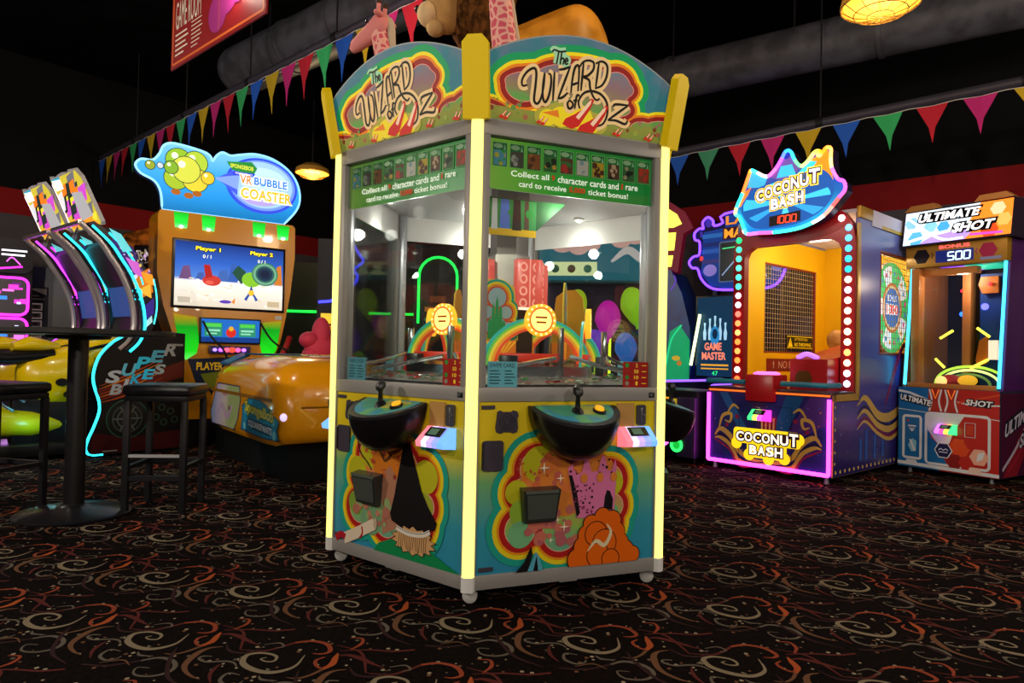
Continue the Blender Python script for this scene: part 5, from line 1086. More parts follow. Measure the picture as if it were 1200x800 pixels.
for _ in range(60): a.disc(q.uniform(.12, 1.19), q.uniform(1.43, 1.7), q.uniform(.008, .03), G(q.choice(('#f0ece4', '#d8d0c0', '#c8bca8', '#e8e4e0')), 1.0), q.uniform(.004, .012), 10)
a.disc(.46, 1.68, .09, G('#b8342c', .9), .055); a.poly([(.4, 1.7), (.38, 1.84), (.44, 1.84), (.47, 1.72)], G('#a01c1c', .9)); a.disc(.44, 1.66, .04, G('#d8584a', .9), .02)
a.poly([(.76, 1.66), (.8, 1.8), (.72, 1.86), (.66, 1.78)], G('#1c4a3a', .8)); a.disc(.86, 1.72, .1, G('#7ab82a', .9), .08)
a.poly([(.82, 1.55), (.9, 1.55), (.86, 1.66)], G('#1a3a8a', .9)); a.stroke([(.8, 1.5), (.86, 1.6), (.92, 1.5)], .03, G('#24489a', .9), 0); a.disc(.86, 1.58, .03, G('#e8b82a', .9))
for r_, c in ((.14, '#3a7a5a'), (.125, '#6aa88a'), (.10, '#2a5a5a'), (.08, '#14304a'), (.05, '#0c1a3a')): a.disc(1.0, 1.79, r_, G(c, .8), r_*.9)
a.disc(.6, 1.47, .06, G('#5a3ab0', .8), .018); a.poly([(.66, 1.47), (.7, 1.52), (.69, 1.45)], G('#d87a2a', .9)); a.rect(.14, .26, 1.44, 1.5, G('#b8b0a0', .9)); a.rect(1.03, 1.16, 1.44, 1.5, G('#b8a88a', .9))
ytx = G('#ffe01c', 1.2)
a.text('Player 1', .3, 1.97, .24, .05, ytx, .03, edge=M('#1a2a5a', .4), ew=.12); a.text('0 / 1', .37, 1.905, .08, .035, G('#f4f4d0', 1.0), .02); a.text('Player 2', .84, 1.975, .24, .05, ytx, .03, edge=M('#1a2a5a', .4), ew=.12); a.text('0 / 1', .92, 1.905, .08, .035, G('#f4f4d0', 1.0), .02)
a.build('screen_picture', sc_o, (0, -.0205, 0))
# green downlights at the top
for x in (.16, .42, .93, 1.19):
    mb = MB(); mb.loft([[(x-.07, -.004, 2.345), (x+.07, -.004, 2.345), (x+.055, -.004, 2.19), (x-.055, -.004, 2.19)], [(x-.07, .02, 2.345), (x+.07, .02, 2.345), (x+.055, .02, 2.19), (x-.055, .02, 2.19)]], ramp_mat('green_well', [(2.18, '#7aff8a'), (2.24, '#1ae03a'), (2.34, '#0fae1c')], emit=.95)); o = mb.build('green_light', bu)
    MB().ell((x, -.012, 2.2), (.022, .012, .014), G('#c8f4ff', 4)).build('lamp', o)
# lower screen, its lit wings and button cluster
grn_l = ramp_mat('green_wing', [(.86, '#6aff6a'), (.95, '#1adc1a'), (1.2, '#0c9a1c'), (1.34, '#b8840c')], emit=.8)
for nm, pts in (('green_wing', [(.11, 1.33), (.33, 1.3), (.36, 1.05), (.34, .93), (.24, .86), (.19, .95)]), ('green_wing', [(1.2, 1.3), (1.0, 1.27), (.97, 1.05), (1.0, .92), (1.1, .9), (1.15, .98)])): mb = MB(); mb.prism(pts, -.006, .01, grn_l); mb.build(nm, bu)
mb = MB(); mb.box(.355, .965, -.045, .01, 1.035, 1.30, M('#0c1410', .3), .006); s2 = mb.build('lower_screen', bu)
a = Art((.37, .95, 1.05, 1.285)); a.rect(.37, .95, 1.05, 1.285, G('#1a6ac8', .7)); a.rect(.37, .95, 1.05, 1.1, G('#0c3a8a', .7))
for x0 in (.4, .74): a.rect(x0, x0+.17, 1.11, 1.25, G('#2a8a6a', .8)); a.rect(x0+.01, x0+.16, 1.205, 1.24, G('#4ac84a', .8)); a.rect(x0+.02, x0+.15, 1.16, 1.18, G('#8ad8b8', .8)); a.rect(x0+.02, x0+.12, 1.13, 1.145, G('#8ad8b8', .8))
a.disc(.66, 1.15, .05, G('#c8281c', .8)); a.disc(.66, 1.19, .025, G('#d8a82a', .8)); a.build('screen_picture', s2, (0, -.0455, 0))
mb = MB(); mb.box(.45, .86, -.06, .0, .93, 1.01, M('#4a3a7a', .3), .008); s3 = mb.build('button_box', bu)
for x, c, r_ in ((.5, '#9a7aff', .022), (.56, '#b85aff', .026), (.62, '#ff4a6a', .03), (.67, '#ff3a2a', .034), (.73, '#ff4a8a', .028), (.79, '#a86aff', .024)): MB().ell((x, -.062, .97), (r_, .012, r_*.8), G(c, 2.2), 14, 8).build('button', s3)
mb = MB(); mb.box(1.13, 1.2, -.006, 0, 1.31, 1.35, M('#e0dccc', .5)); mb.build('label_plate', bu)
mb = MB(); mb.prism([(.26, .87), (.72, .9), (.66, .6), (.5, .5), (.42, .62), (.35, .6)], -.012, .0, M('#1c2a4a', .4)); lp = mb.build('leg_print', bu)
a = Art(); a.text('PLAYER 1', .34, .76, .3, .08, M('#e8b81c', .4, 0, .15), .03); a.poly([(.38, .72), (.6, .75), (.56, .6), (.46, .57)], M('#8a9a2a', .4)); a.build('lettering', lp, (0, -.0125, 0))
# bubble topper: lit board
tp = [(.0, 2.36), (1.22, 2.37), (1.36, 2.56), (1.4, 2.72), (1.36, 2.9), (1.25, 3.04), (1.08, 3.13), (.9, 3.15), (.74, 3.11), (.64, 3.08), (.56, 3.10), (.5, 3.05), (.46, 2.98), (.44, 3.03), (.36, 3.07), (.1, 3.1), (.0, 3.06), (-.04, 2.96), (-.1, 2.88), (-.2, 2.87), (-.25, 2.8), (-.2, 2.72), (-.08, 2.66), (-.02, 2.55)]
tp = [(x, 2.36 + (z-2.36)*.93) for x, z in tp]
tp = tp[:2] + [tuple(p)[:2] for p in catmull([(x, z, 0) for x, z in tp[1:]] + [(tp[0][0], tp[0][1], 0)], 4)][1:-1]
mb = MB(); mb.prism(tp, .08, .2, M('#0f3a6a', .4)); to = mb.build('bubble_sign', bu)
bs_m = ramp_mat('bubble_sign_light', [(2.36, '#0a6aa8'), (2.55, '#1f8ad8'), (2.8, '#3aa0f0'), (3.08, '#78c0ff')], emit=.95)
a = Art(); a.poly(tp, bs_m); a.stroke(tp, .022, G('#8ad0ff', 1.2), 0, True)
for x, z, rx, rz, c in ((.98, 2.76, .385, .30, '#2f4ad8'), (.985, 2.765, .355, .272, '#6a90f4'), (.98, 2.77, .33, .25, '#9ac4ff'), (1.0, 2.84, .24, .12, '#b4dcff'), (.95, 2.62, .2, .08, '#a89af8'), (1.12, 2.66, .1, .06, '#b8b0ff')): a.disc(x, z, rx, G(c, .95), rz, 48)
a.poly([(.5, 2.77), (.72, 2.9), (.72, 2.62)], G('#3f56e0', .95)); a.poly([(.5, 2.775), (.5, 2.755), (.72, 2.68), (.74, 2.84)], G('#7a9af4', .95))
# plain cluster of lime bubbles
for x, z, r_, c in ((.14, 2.88, .13, '#8ab82a'), (.3, 2.89, .12, '#a8c83a'), (.12, 2.7, .12, '#9ab82a'), (.3, 2.71, .13, '#d8c838'), (.42, 2.75, .07, '#e0c030'), (.21, 2.8, .14, '#c8d048'), (.07, 2.8, .07, '#7aa82a'), (-.12, 2.79, .05, '#8a9a2a'), (-.03, 2.8, .035, '#b8c8d8')): a.disc(x, z, r_, G('#1c4a3a', .5)); a.disc(x, z, r_-.008, G(c, .85)); a.disc(x-r_*.3, z+r_*.35, r_*.25, G('#f4f8d0', .95))
for x, z in ((.12, 2.56), (.24, 2.54), (.32, 2.57)): a.disc(x, z, .045, G('#a8601c', .7), .03)
a.poly([(.6, 2.96), (.86, 3.0), (.92, 2.94), (.88, 2.86), (.66, 2.88)], G('#2a8a3a', .8)); a.poly([(.66, 2.87), (.9, 2.88), (.88, 2.84), (.68, 2.83)], G('#2a3ac8', .9)); a.text('SPONGEBOB', .64, 2.905, .24, .045, G('#d8e048', .9), .03); a.text('SQUAREPANTS', .69, 2.845, .18, .022, G('#f0f0ff', .9), .02)
a.text('VR', .74, 2.75, .13, .1, G('#e0862a', 1.0), .03, edge=G('#f4f4ff', 1.0), ew=.14); a.text('BUBBLE', .89, 2.76, .36, .085, G('#3a78e0', 1.0), .03, edge=G('#e8f0ff', 1.0), ew=.14); a.text('COASTER', .755, 2.6, .55, .115, G('#e8b02a', 1.05), .03, edge=G('#fff8e0', 1.0), ew=.14)
a.build('sign_face', to, (0, .079, 0))
# pod: seat car reaching out in front of the screen
def podsec(y, x0, x1, z0, z1, sh):
    r_ = sh; return [(x, y, z) for x, z in [(x0+.03, z0), (x1-.03, z0), (x1, z0+.05), (x1, z1-r_)] + [(x1-r_*(1-math.cos(t)), z1-r_+r_*math.sin(t)) for t in [PI/2*j/5 for j in range(1, 6)]] + [(x0+r_*(1-math.cos(t)), z1-r_+r_*math.sin(t)) for t in [PI/2*j/5 for j in range(5, 0, -1)]] + [(x0, z1-r_), (x0, z0+.05)]]
mb = MB(); mb.loft([podsec(*p) for p in ((-.62, .34, 1.26, .3, .62, .1), (-.9, .31, 1.29, .28, .86, .16), (-1.1, .3, 1.3, .27, .9, .22), (-1.7, .3, 1.3, .27, .94, .26), (-2.2, .3, 1.3, .27, .93, .26), (-2.45, .3, 1.3, .28, .88, .22), (-2.56, .33, 1.27, .31, .76, .18), (-2.6, .4, 1.2, .36, .62, .12))], oc); pod = mb.build('pod_shell', bu, smooth=50)
mb = MB(); mb.box(.42, 1.18, -2.45, -.5, 0, .275, M('#0a0a0c', .6)); mb.build('pod_plinth', bu)
mb = MB(); mb.box(.294, .302, -2.42, -.75, .60, .625, M('#8a5a06', .4)); mb.box(.45, 1.2, -2.60, -2.585, .56, .575, M('#6a4404', .4)); mb.build('seam', pod)
pinkc = M('#c0344e', .55)
mb = MB(); mb.ell((1.04, -1.5, 1.12), (.085, .1, .17), pinkc, 20, 14); mb.ell((1.04, -1.5, 1.0), (.15, .11, .16), pinkc, 20, 14); mb.ell((.93, -1.5, 1.08), (.09, .09, .075), pinkc, 20, 14); mb.ell((1.15, -1.5, 1.08), (.09, .09, .075), pinkc, 20, 14); mb.box(.88, 1.2, -1.6, -1.4, .85, 1.0, pinkc, .05); mb.build('seat_back', bu, smooth=80)
sd = M('#1f86b0', .35); navyd = M('#123a6a', .35)
a = Art()
dec = [(x, z) for x, z in ((-.0, .33), (.03, .44), (.02, .53), (.2, .6), (.42, .605), (.62, .57), (.7, .53), (.9, .47), (.86, .40), (.9, .33), (.62, .315), (.3, .32))]
a.poly(dec, navyd); a.poly([(.44+(x-.44)*.96, .46+(z-.46)*.93) for x, z in dec], sd)
for x, z, r_ in ((.1, .37, .03), (.8, .36, .035), (.78, .45, .025), (.12, .5, .03)): a.disc(x, z, r_, M('#7ac8d8', .35))
a.text('SpongeBob', .1, .465, .68, .11, M('#d8c82a', .35), .035, rise=-.06, edge=M('#1a5a3a', .35), ew=.12); a.text('SQUAREPANTS', .2, .37, .55, .06, M('#e8ecf0', .35), .03, rise=-.04, edge=navyd, ew=.3)
a.build('logo_decal', pod, (.2985, -1.68, .0), (0, 0, R(-90)))
a = Art(); dc = [(0, .31), (-.03, .4), (.04, .55), (.1, .7), (.22, .76), (.4, .76), (.52, .7), (.54, .55), (.5, .4), (.44, .31)]
prm = ramp_mat('pearl_print', [(0, '#7a9ac8'), (.2, '#c8b8d8'), (.4, '#d8c8c0'), (.55, '#a8b878')], 'X', .3, noise=.25, nscale=8)
dcz = [(x, z if z < .72 else .72-.0) for x, z in dc]
a.poly([(x, min(z, .66)) for x, z in dc], M('#4a3a5a', .35)); a.poly([(.25+(x-.25)*.95, .33+(min(z, .66)-.33)*.95+.006) for x, z in dc], prm); a.stroke([(.1, .38), (.2, .48), (.3, .4), (.4, .5)], [.01, .05, .05, .01], M('#c8a8c8', .3)); a.disc(.25, .58, .05, M('#c88a9a', .3), .02); a.disc(.34, .47, .02, M('#8a5a7a', .3))
a.mb.v = [(x*1.6, y, z*1.08-.03) for x, y, z in a.mb.v]; a.build('bubble_decal', pod, (.2985, -.8, .0), (0, 0, R(-90)))
mb = MB(); mb.box(.5, 1.2, -1.6, -1.05, .935, .95, M('#163a6a', .4)); o = mb.build('name_board', pod)
a = Art(); a.text('SPONGEBOB', -.0, .0, .4, .05, M('#d8d03a', .4), .03); a.text('SQUAREPANTS', .05, -.06, .4, .04, M('#e8ecf0', .4), .03, edge=navyd, ew=.4); a.build('lettering', pod, (.62, -2.15, .945), (R(-80), 0, 0))
mb = MB(); mb.loft([[(.36, -1.05, .84), (.55, -1.05, .92), (.55, -.8, .92), (.36, -.8, .84)], [(.36, -1.05, .86), (.55, -1.05, .95), (.55, -.8, .95), (.36, -.8, .86)]], M('#1f5a8a', .3)); mb.build('side_display', pod)
MB().ell((.34, -2.56, .5), (.03, .02, .03), G('#c8b8ff', 1.2)).build('side_lamp', pod)
MB().tube([(.38, -.05, 1.26), (.45, -.12, 1.1), (.56, -.2, .95), (.55, -.3, .78), (.42, -.42, .6), (.38, -.52, .45)], .011, M('#0a0a0a', .5), 8, n=5).build('headset_cable', bu)
MB().tube([(.96, -.05, 1.26), (1.05, -.1, 1.1), (1.16, -.16, 1.0), (1.22, -.2, .98)], .011, M('#0a0a0a', .5), 8, n=5).build('headset_cable', bu)
MB().tube([(1.15, -.12, .88), (1.2, -.14, 1.0), (1.26, -.1, 1.12)], .03, M('#a8141c', .4), 10, n=3).build('grab_bar', bu)
# ================================================================ motorbike racing machines
yb_ = M('#e8c400', .25, 0, 0, 1, .5); lim = M('#b8b80c', .3); bkm = M('#0e0e11', .4)
def racer(label, org, edge, edge2, near):
    t = thing('motorbike_racing_machine', label, 'arcade machine', org, 50, 'pair of motorbike racing machines')
    W_ = .76
    # floor base and near side panel
    mb = MB(); mb.box(-.95, .6, .1, W_-.06, .04, .14, bkm, .01); mb.build('floor_base', t)
    for x in (-.85, .52): MB().cyl((x, .2, 0), (x, .2, .045), .03, bkm).build('foot', t); MB().cyl((x, .62, 0), (x, .62, .045), .03, bkm).build('foot', t)
    pan = [(.0, .02), (.8, .02), (.8, 1.12), (.55, 1.14), (.297, 1.10), (.17, 1.02), (.07, .9), (.027, .76), (.03, .65), (.075, .5), (.08, .4), (.04, .27), (.0, .17), (-.02, .08)]
    arcp = [(-.123, 2.06), (.035, 1.92), (.12, 1.80), (.195, 1.69), (.26, 1.56), (.31, 1.42), (.335, 1.28), (.335, 1.15), (.29, 1.04), (.215, .96)]
    for y in (.0, W_-.04):
        mb = MB(); mb.prism(pan if y == 0 and near else [(min(x, .62), z) for x, z in pan], y, y+.04, M('#14100f', .4)); pn = mb.build('side_panel', t)
        if y == 0:
            a = Art((.005, .795, .03, 1.12)); a.poly([(.03, .6), (.3, .68), (.79, .86), (.79, .7), (.3, .58), (.08, .5)], M('#5a1c10', .4)); a.poly([(.0, .03), (.79, .03), (.79, .2), (.3, .16), (.02, .22)], M('#3a0f10', .4))
            for i in range(7): a.stroke([(.06, .48+.025*i), (.3, .55+.03*i), (.6, .7+.03*i)], [.004, .02, .004], M(('#a8421c', '#7a1c14', '#c8701c')[i % 3], .4))
            for r_, c in ((.18, '#1f4a3a'), (.17, '#0c0d0c'), (.13, '#38403c'), (.12, '#101211'), (.09, '#4a524e'), (.08, '#15181a'), (.03, '#5a625e')): a.disc(.3, .33, r_, M(c, .35))
            for i in range(6): a.stroke([(.3+.03*math.cos(i*PI/3), .33+.03*math.sin(i*PI/3)), (.3+.12*math.cos(i*PI/3), .33+.12*math.sin(i*PI/3))], .014, M('#4a524e', .35), 0)
            for x, z in ((.55, .33), (.62, .28), (.68, .38), (.6, .42), (.72, .3)): a.disc(x, z, .035, M('#28382c', .4)); a.disc(x, z, .02, M('#0c100e', .4))
            for i, (ch, w2) in enumerate(zip('SUPER', (1, 1, 1, 1, 1))): a.text(ch, .1+.125*i, .655+.062*i, .115, .115, M(('#a8b0b4', '#5ab0c8', '#2ab8d8', '#4a9ab0', '#8a8a84')[i], .3, .3, .12), .035, .3)
            for i, ch in enumerate('BIKES'): a.text(ch, (.14, .245, .305, .41, .51)[i], .55+.045*i, .095 if ch != 'I' else .035, .095, M(('#98a0a4', '#a8b0b4', '#2ab0d8', '#2ac0e8', '#8a9a9a')[i], .3, .3, .12), .035, .3)
            a.rect(.66, .78, 1.0, 1.02, M('#8a8a84', .4)); a.rect(.1, .22, .045, .055, M('#8a8a88', .4)); a.build('side_print', pn)
        e = [(x, z) for x, z in pan[4:]]; e = [(.297, 1.10), (.17, 1.02), (.07, .9), (.027, .76), (.03, .65), (.075, .5), (.08, .4), (.04, .27), (.0, .17), (-.02, .08), (.02, .03), (.12, .025)]
        MB().tube([(x-.012, y+.02-(.01 if y == 0 else -.01), z) for x, z in e], .012, G(edge if y == 0 else edge2, 2.8), 8, n=4).build('neon_edge', t)
        mb = MB(); mb.tube([(x, y+.02, z) for x, z in arcp], .028, M('#c4bcc0', .28, .6), 10, n=4); ar = mb.build('chrome_arch', t)
        mb = MB(); mb.tube([(x+.045, y-.004, z-.01) for x, z in arcp], .012, M('#16141a', .3), 8, n=4); mb.tube([(x+.085, y-.008, z-.02) for x, z in arcp[:]], .012, G(edge2, 2.6), 8, n=4); mb.build('neon_arch', ar)
        # printed side cheek between arch and screen
        ck = [(x+.04, z) for x, z in arcp] + [(.40, .95), (.54, 1.25), (.53, 1.52), (.42, 1.72), (.24, 1.92), (-.02, 2.085)]
        mb = MB(); mb.prism(ck, y+.005, y+.035, M('#1c1822', .3)); co = mb.build('screen_cheek', t)
        a = Art(); q = random.Random(40)
        a.poly([(.12, 1.95), (.3, 1.9), (.42, 1.7), (.3, 1.62), (.2, 1.78)], G('#3a2a6a', .5)); a.poly([(.3, 1.62), (.5, 1.72), (.56, 1.5), (.38, 1.42)], G('#d8781c', .6)); a.poly([(.36, 1.5), (.52, 1.58), (.54, 1.44)], G('#f0b03a', .7))
        for _ in range(30): a.disc(q.uniform(.2, .5), q.uniform(1.6, 1.9), q.uniform(.006, .02), G(q.choice(('#c8a0d8', '#6a4a8a', '#e8d8f0', '#3a3a4a', '#d8c060')), .6), n=8)
        a.stroke([(.1, 2.0), (.25, 1.86), (.36, 1.7), (.43, 1.56)], .02, G(edge, 1.6)); a.poly([(.1, 2.04), (.2, 2.0), (.3, 1.86), (.22, 1.84)], G('#6ad8e0', .6)); a.poly([(.24, 1.8), (.36, 1.76), (.42, 1.62), (.32, 1.66)], G('#d86ad8', .5)); a.poly([(.4, 1.68), (.54, 1.66), (.58, 1.56), (.46, 1.58)], G('#ff9a2a', .7)); a.poly([(.44, 1.2), (.58, 1.3), (.57, 1.45), (.45, 1.36)], G('#3a2a8a', .5)); a.poly([(.46, 1.15), (.56, 1.22), (.55, 1.28), (.45, 1.2)], G('#b8f0f0', .5))
        a.stroke([(.56, 1.62), (.6, 1.48), (.61, 1.34), (.58, 1.2)], .018, G('#3ae8f0', 2.0)); a.disc(.36, 1.47, .055, G('#1c1c24', .4)); a.stroke(circ(.36, 1.47, .055, 20), .012, G(edge, 1.6), 0, True); a.stroke([(.33, 1.45), (.36, 1.5), (.39, 1.45)], .01, G(edge, 1.4), 0)
        a.mb.v = [(x if x < .34 else .34+(x-.34)*.7, y, z) for x, y, z in a.mb.v]; a.build('cheek_print', co, (0, y+.005, 0))
    # screen housing
    mb = MB(); mb.loft([[(x, y, z) for x, z in ((.36, 1.0), (.40, 1.25), (.34, 1.55), (.14, 1.90), (.14, 1.95), (.42, 1.68), (.52, 1.3), (.5, 1.0))] for y in (.06, W_-.06)], M('#17151b', .35)); hs = mb.build('screen_housing', t)
    mb = MB(); mb.add([(.395, .12, 1.27), (.395, W_-.12, 1.27), (.345, W_-.12, 1.55), (.345, .12, 1.55)], [(0, 1, 2, 3)], G('#2a4a8a', .5)); 
    mb.v = [(x-.012, y, z) for x, y, z in mb.v]; mb.build('screen', hs, smooth=0, fix=False)
    mb = MB(); mb.box(.42, .6, .04, W_-.04, .1, 1.0, M('#131218', .4)); mb.build('rear_cabinet', t)
    # topper board leaning over the rider
    z0, x0, z1, x1 = 2.06, .05, 2.56, -.17
    mb = MB(); mb.tube([(.0, W_*.5-.2, 1.98), (.04, W_*.5-.2, 2.1)], .015, chrome, 8); mb.tube([(.0, W_*.5+.2, 1.98), (.04, W_*.5+.2, 2.1)], .015, chrome, 8); mb.tube([(-.123, .02, 2.06), (-.123, W_-.02, 2.06)], .022, chrome, 8); mb.build('cross_bar', t)
    ang = math.atan2(x0-x1, z1-z0); Lb = math.hypot(z1-z0, x1-x0)
    top = [(.02, 0), (W_-.02, 0), (W_, .03), (W_-.03, Lb*.8), (W_*.86, Lb*.95), (W_*.68, Lb*.97), (W_*.6, Lb*.93), (W_*.46, Lb*.97), (W_*.3, Lb*.96), (W_*.2, Lb*.93), (.03, Lb*.98), (0, Lb*.8)]
    mb = MB(); mb.prism(top, 0, .03, M('#b8b4b8', .3)); tb = mb.build('topper_board', t, (x0, W_, z0), (R(0), 0, R(-90)))
    tb.rotation_euler = (Matrix.Rotation(R(-90), 3, 'Z') @ Matrix.Rotation(ang, 3, 'X')).to_euler()
    a = Art((.01, W_-.01, .01, Lb*.92)); q = random.Random(50); a.poly([(W_/2+(x-W_/2)*.97, Lb/2+(z-Lb/2)*.96) for x, z in top], G('#c8b83a', .7))
    for _ in range(34):
        x, z, s_ = q.uniform(.05, W_-.05), q.uniform(.04, Lb*.85), q.uniform(.04, .09)
        a.poly([(x-s_*1.6, z-s_), (x+s_*.5, z-s_*.7), (x+s_*1.7, z+s_*.9), (x-s_*.6, z+s_*.6)], G(q.choice(('#f0a82a', '#1c1c20', '#e8d83a', '#8ab82a', '#d8d8dc', '#6a6a72', '#ff7a1c', '#c84ac8', '#24302a')), .75))
    a.poly([(.04, .03), (W_-.06, .02), (W_*.7, .12), (.1, .1)], G('#ff8a1c', 1.0)); a.poly([(W_*.45, .08), (W_*.85, .1), (W_*.8, .32), (W_*.5, .34)], G('#a8a8ac', .7)); a.poly([(.04, Lb*.9), (.25, Lb*.88), (.25, Lb*.72), (.06, Lb*.72)], G('#e8ecec', .9)); a.poly([(.04, Lb*.94), (.26, Lb*.93), (.26, Lb*.88), (.05, Lb*.9)], G('#2a9ab8', .8)); a.stroke([(.02, .05), (.03, Lb*.5), (.02, Lb*.85)], .02, G('#ffe8f8', 1.3)); a.build('board_print', tb, (0, -.001, 0))
    # the bike
    yc = W_/2
    mb = MB(); mb.box(-.5, .3, yc-.06, yc+.06, .13, .6, bkm, .02); mb.build('bike_pedestal', t)
    def ov(x, ry, z0, z1, n=14): return [(x, yc+ry*math.cos(t_), (z0+z1)/2+(z1-z0)/2*math.sin(t_)) for t_ in [2*PI*j/n for j in range(n)]]
    mb = MB(); mb.loft([ov(-.46, .05, .62, .8), ov(-.4, .12, .52, .9), ov(-.25, .15, .46, .95), ov(-.1, .15, .45, .98), ov(.02, .14, .55, 1.0), ov(.1, .12, .7, 1.0)], yb_); fa = mb.build('fairing', t, smooth=60)
    for (x, z, r_) in ((-.16, .66, .05), (-.1, .55, .045)):
        MB().prism(circ(x, z, r_, 12, r_*.7), yc-.157, yc-.135, bkm).build('air_vent', fa)
    mb = MB(); mb.loft([ov(.0, .1, .84, 1.0), ov(.12, .15, .82, 1.06), ov(.3, .16, .84, 1.10), ov(.45, .13, .9, 1.12), ov(.55, .06, .98, 1.12)], yb_); mb.build('front_cowl', t, smooth=60)
    for s_ in (-1, 1): MB().tube([(.02, yc+s_*.14, .95), (.2, yc+s_*.165, 1.0), (.42, yc+s_*.14, 1.06)], .014, bkm, 8, n=4).build('cowl_stripe', t)
    mb = MB(); mb.loft([ov(-1.0, .06, .86, .94), ov(-.85, .11, .82, .96), ov(-.55, .13, .80, .93), ov(-.2, .1, .84, .96)], bkm); mb.build('seat', t, smooth=60)
    mb = MB(); mb.loft([ov(-.5, .07, .93, 1.0), ov(-.38, .1, .92, 1.06), ov(-.28, .09, .92, 1.04), ov(-.15, .05, .94, 1.0)], yb_); mb.build('fuel_tank', t, smooth=60)
    mb = MB(); mb.loft([ov(-1.1, .03, .88, .96), ov(-.95, .08, .78, .92), ov(-.7, .1, .74, .84)], lim); mb.build('tail_cowl', t, smooth=60)
    mb = MB(); mb.loft([ov(-.72, .06, .3, .42), ov(-.6, .12, .2, .46), ov(-.35, .13, .18, .42), ov(-.12, .06, .22, .34)], lim); mb.build('belly_pan', t, smooth=60)
    mb = MB(); mb.tube([(.12, yc-.3, 1.1), (.2, yc-.16, 1.14), (.24, yc, 1.12), (.2, yc+.16, 1.14), (.12, yc+.3, 1.1)], .014, bkm, 8, n=3); mb.cyl((.12, yc-.3, 1.1), (.05, yc-.36, 1.08), .02, bkm).cyl((.12, yc+.3, 1.1), (.05, yc+.36, 1.08), .02, bkm); mb.build('handlebar', t)
    mb = MB(); mb.tube([(-.7, yc-.1, .76), (-.55, yc-.12, .6), (-.42, yc-.1, .5)], .02, M('#5a5a5e', .3, .7), 8, n=3); mb.tube([(-.66, yc-.08, .7), (-.6, yc-.12, .5), (-.5, yc-.1, .42)], .014, chrome, 8, n=3); mb.build('engine_pipes', t)
    light('under_glow', t, (-.4, yc-.28, .3), 1.2, (.7, .3, 1.0) if not near else (.25, .8, 1.0), .05)
    return t
racer('nearer motorbike racing machine with cyan neon edge and lettered side panel', (-3.68, 6.0, 0), '#2ad8f0', '#2ad8f0', True)
o_ = local((-3.68, 6.0), 50)(0, .84); racer('farther motorbike racing machine with purple neon arches', (*o_, 0), '#e03aff', '#d03aff', False)
# ================================================================ bar table and stools
tm = M('#1b1a1e', .45); tb = thing('bar_table', 'round black pedestal bar table at the left edge', 'table', (-2.55, 4.02, 0))
MB().lathe([(.001, 1.05), (.50, 1.05), (.51, 1.058), (.51, 1.078), (.505, 1.085), (.001, 1.085)], M('#2c2a2a', .4), 48).build('tabletop', tb)
MB().lathe([(.001, 1.02), (.16, 1.03), (.17, 1.05), (.001, 1.05)], tm, 24).build('top_mount', tb)
MB().cyl((0, 0, .04), (0, 0, 1.03), .053, M('#141316', .35), seg=24).build('column', tb)
MB().lathe([(.001, 0), (.3, 0), (.305, .012), (.29, .022), (.1, .05), (.07, .06), (.06, .07), (.001, .07)], M('#18171b', .3), 40).build('base', tb)
vin = noise_mat('vinyl', '#121216', '#1c1c22', 30, .35)
def stool(label, loc, yaw, w=.4):
    t = thing('bar_stool', label, 'bar stool', loc, yaw, 'black bar stools around the table'); h = w/2
    mb = MB(); mb.box(-h-.015, h+.015, -h-.015, h+.015, .70, .765, vin, .025); mb.build('seat', t)
    mb = MB(); mb.box(-h, h, -h, h, .665, .70, tm, .004); mb.build('seat_frame', t)
    for sx in (-1, 1):
        for sy in (-1, 1): x, y = sx*(h-.015), sy*(h-.015); MB().box(x-.018, x+.018, y-.018, y+.018, 0, .67, tm, .004).build('leg', t)
    for sy, z in ((-1, .21), (1, .27)): MB().box(-h+.03, h-.03, sy*(h-.015)-.012, sy*(h-.015)+.012, z-.014, z+.014, tm if sy < 0 else tm).build('stretcher', t)
    for sx in (-1, 1): MB().box(sx*(h-.015)-.012, sx*(h-.015)+.012, -h+.03, h-.03, .27-.012, .27+.012, tm).build('stretcher', t)
    MB().box(-h+.03, h-.03, -h+.0, -h+.012, .335, .352, M('#b8b8bc', .3, .3)).build('foot_guard', t)
    return t
stool('black square bar stool to the right of the table column', (-2.13, 4.24, 0), 6, .355)
stool('black square bar stool at the left edge of the picture', (-3.06, 4.03, 0), -14)
# ================================================================ far left
pc_ = thing('neon_cabinet', 'dark cabinet with magenta neon outlines at the left edge', 'arcade machine', (-6.3, 7.55, 0), 35)
mb = MB(); mb.box(0, .8, 0, .6, .05, 2.15, M('#140f18', .4), .01); mb.build('cabinet_body', pc_)
for z0, z1 in ((.3, .8), (.95, 1.28), (1.32, 1.75)):
    mb = MB(); mb.prism(rrect(.1, .76, z0, z1, .08), -.012, 0, M('#2a1430', .3)); o = mb.build('lit_panel', pc_)
    MB().tube([(x, -.015, z) for x, z in rrect(.1, .76, z0, z1, .08)], .014, G('#ff2ae0', 3), 8, closed=True).build('neon_outline', o)
    a = Art((.12, .74, z0+.03, z1-.03)); q = random.Random(int(z0*100))
    for _ in range(18): x, z = q.uniform(.14, .7), q.uniform(z0+.05, z1-.05); a.rect(x, x+q.uniform(.03, .12), z, z+q.uniform(.02, .06), G(q.choice(('#ff7ae8', '#c8d8ff', '#3a8ae8', '#e83ad0', '#5a1a6a')), .9))
    a.build('panel_print', o, (0, -.0125, 0))
mb = MB(); mb.prism(rrect(.0, .8, 1.8, 2.2, .1), -.05, .3, M('#18121c', .4)); o = mb.build('header', pc_)
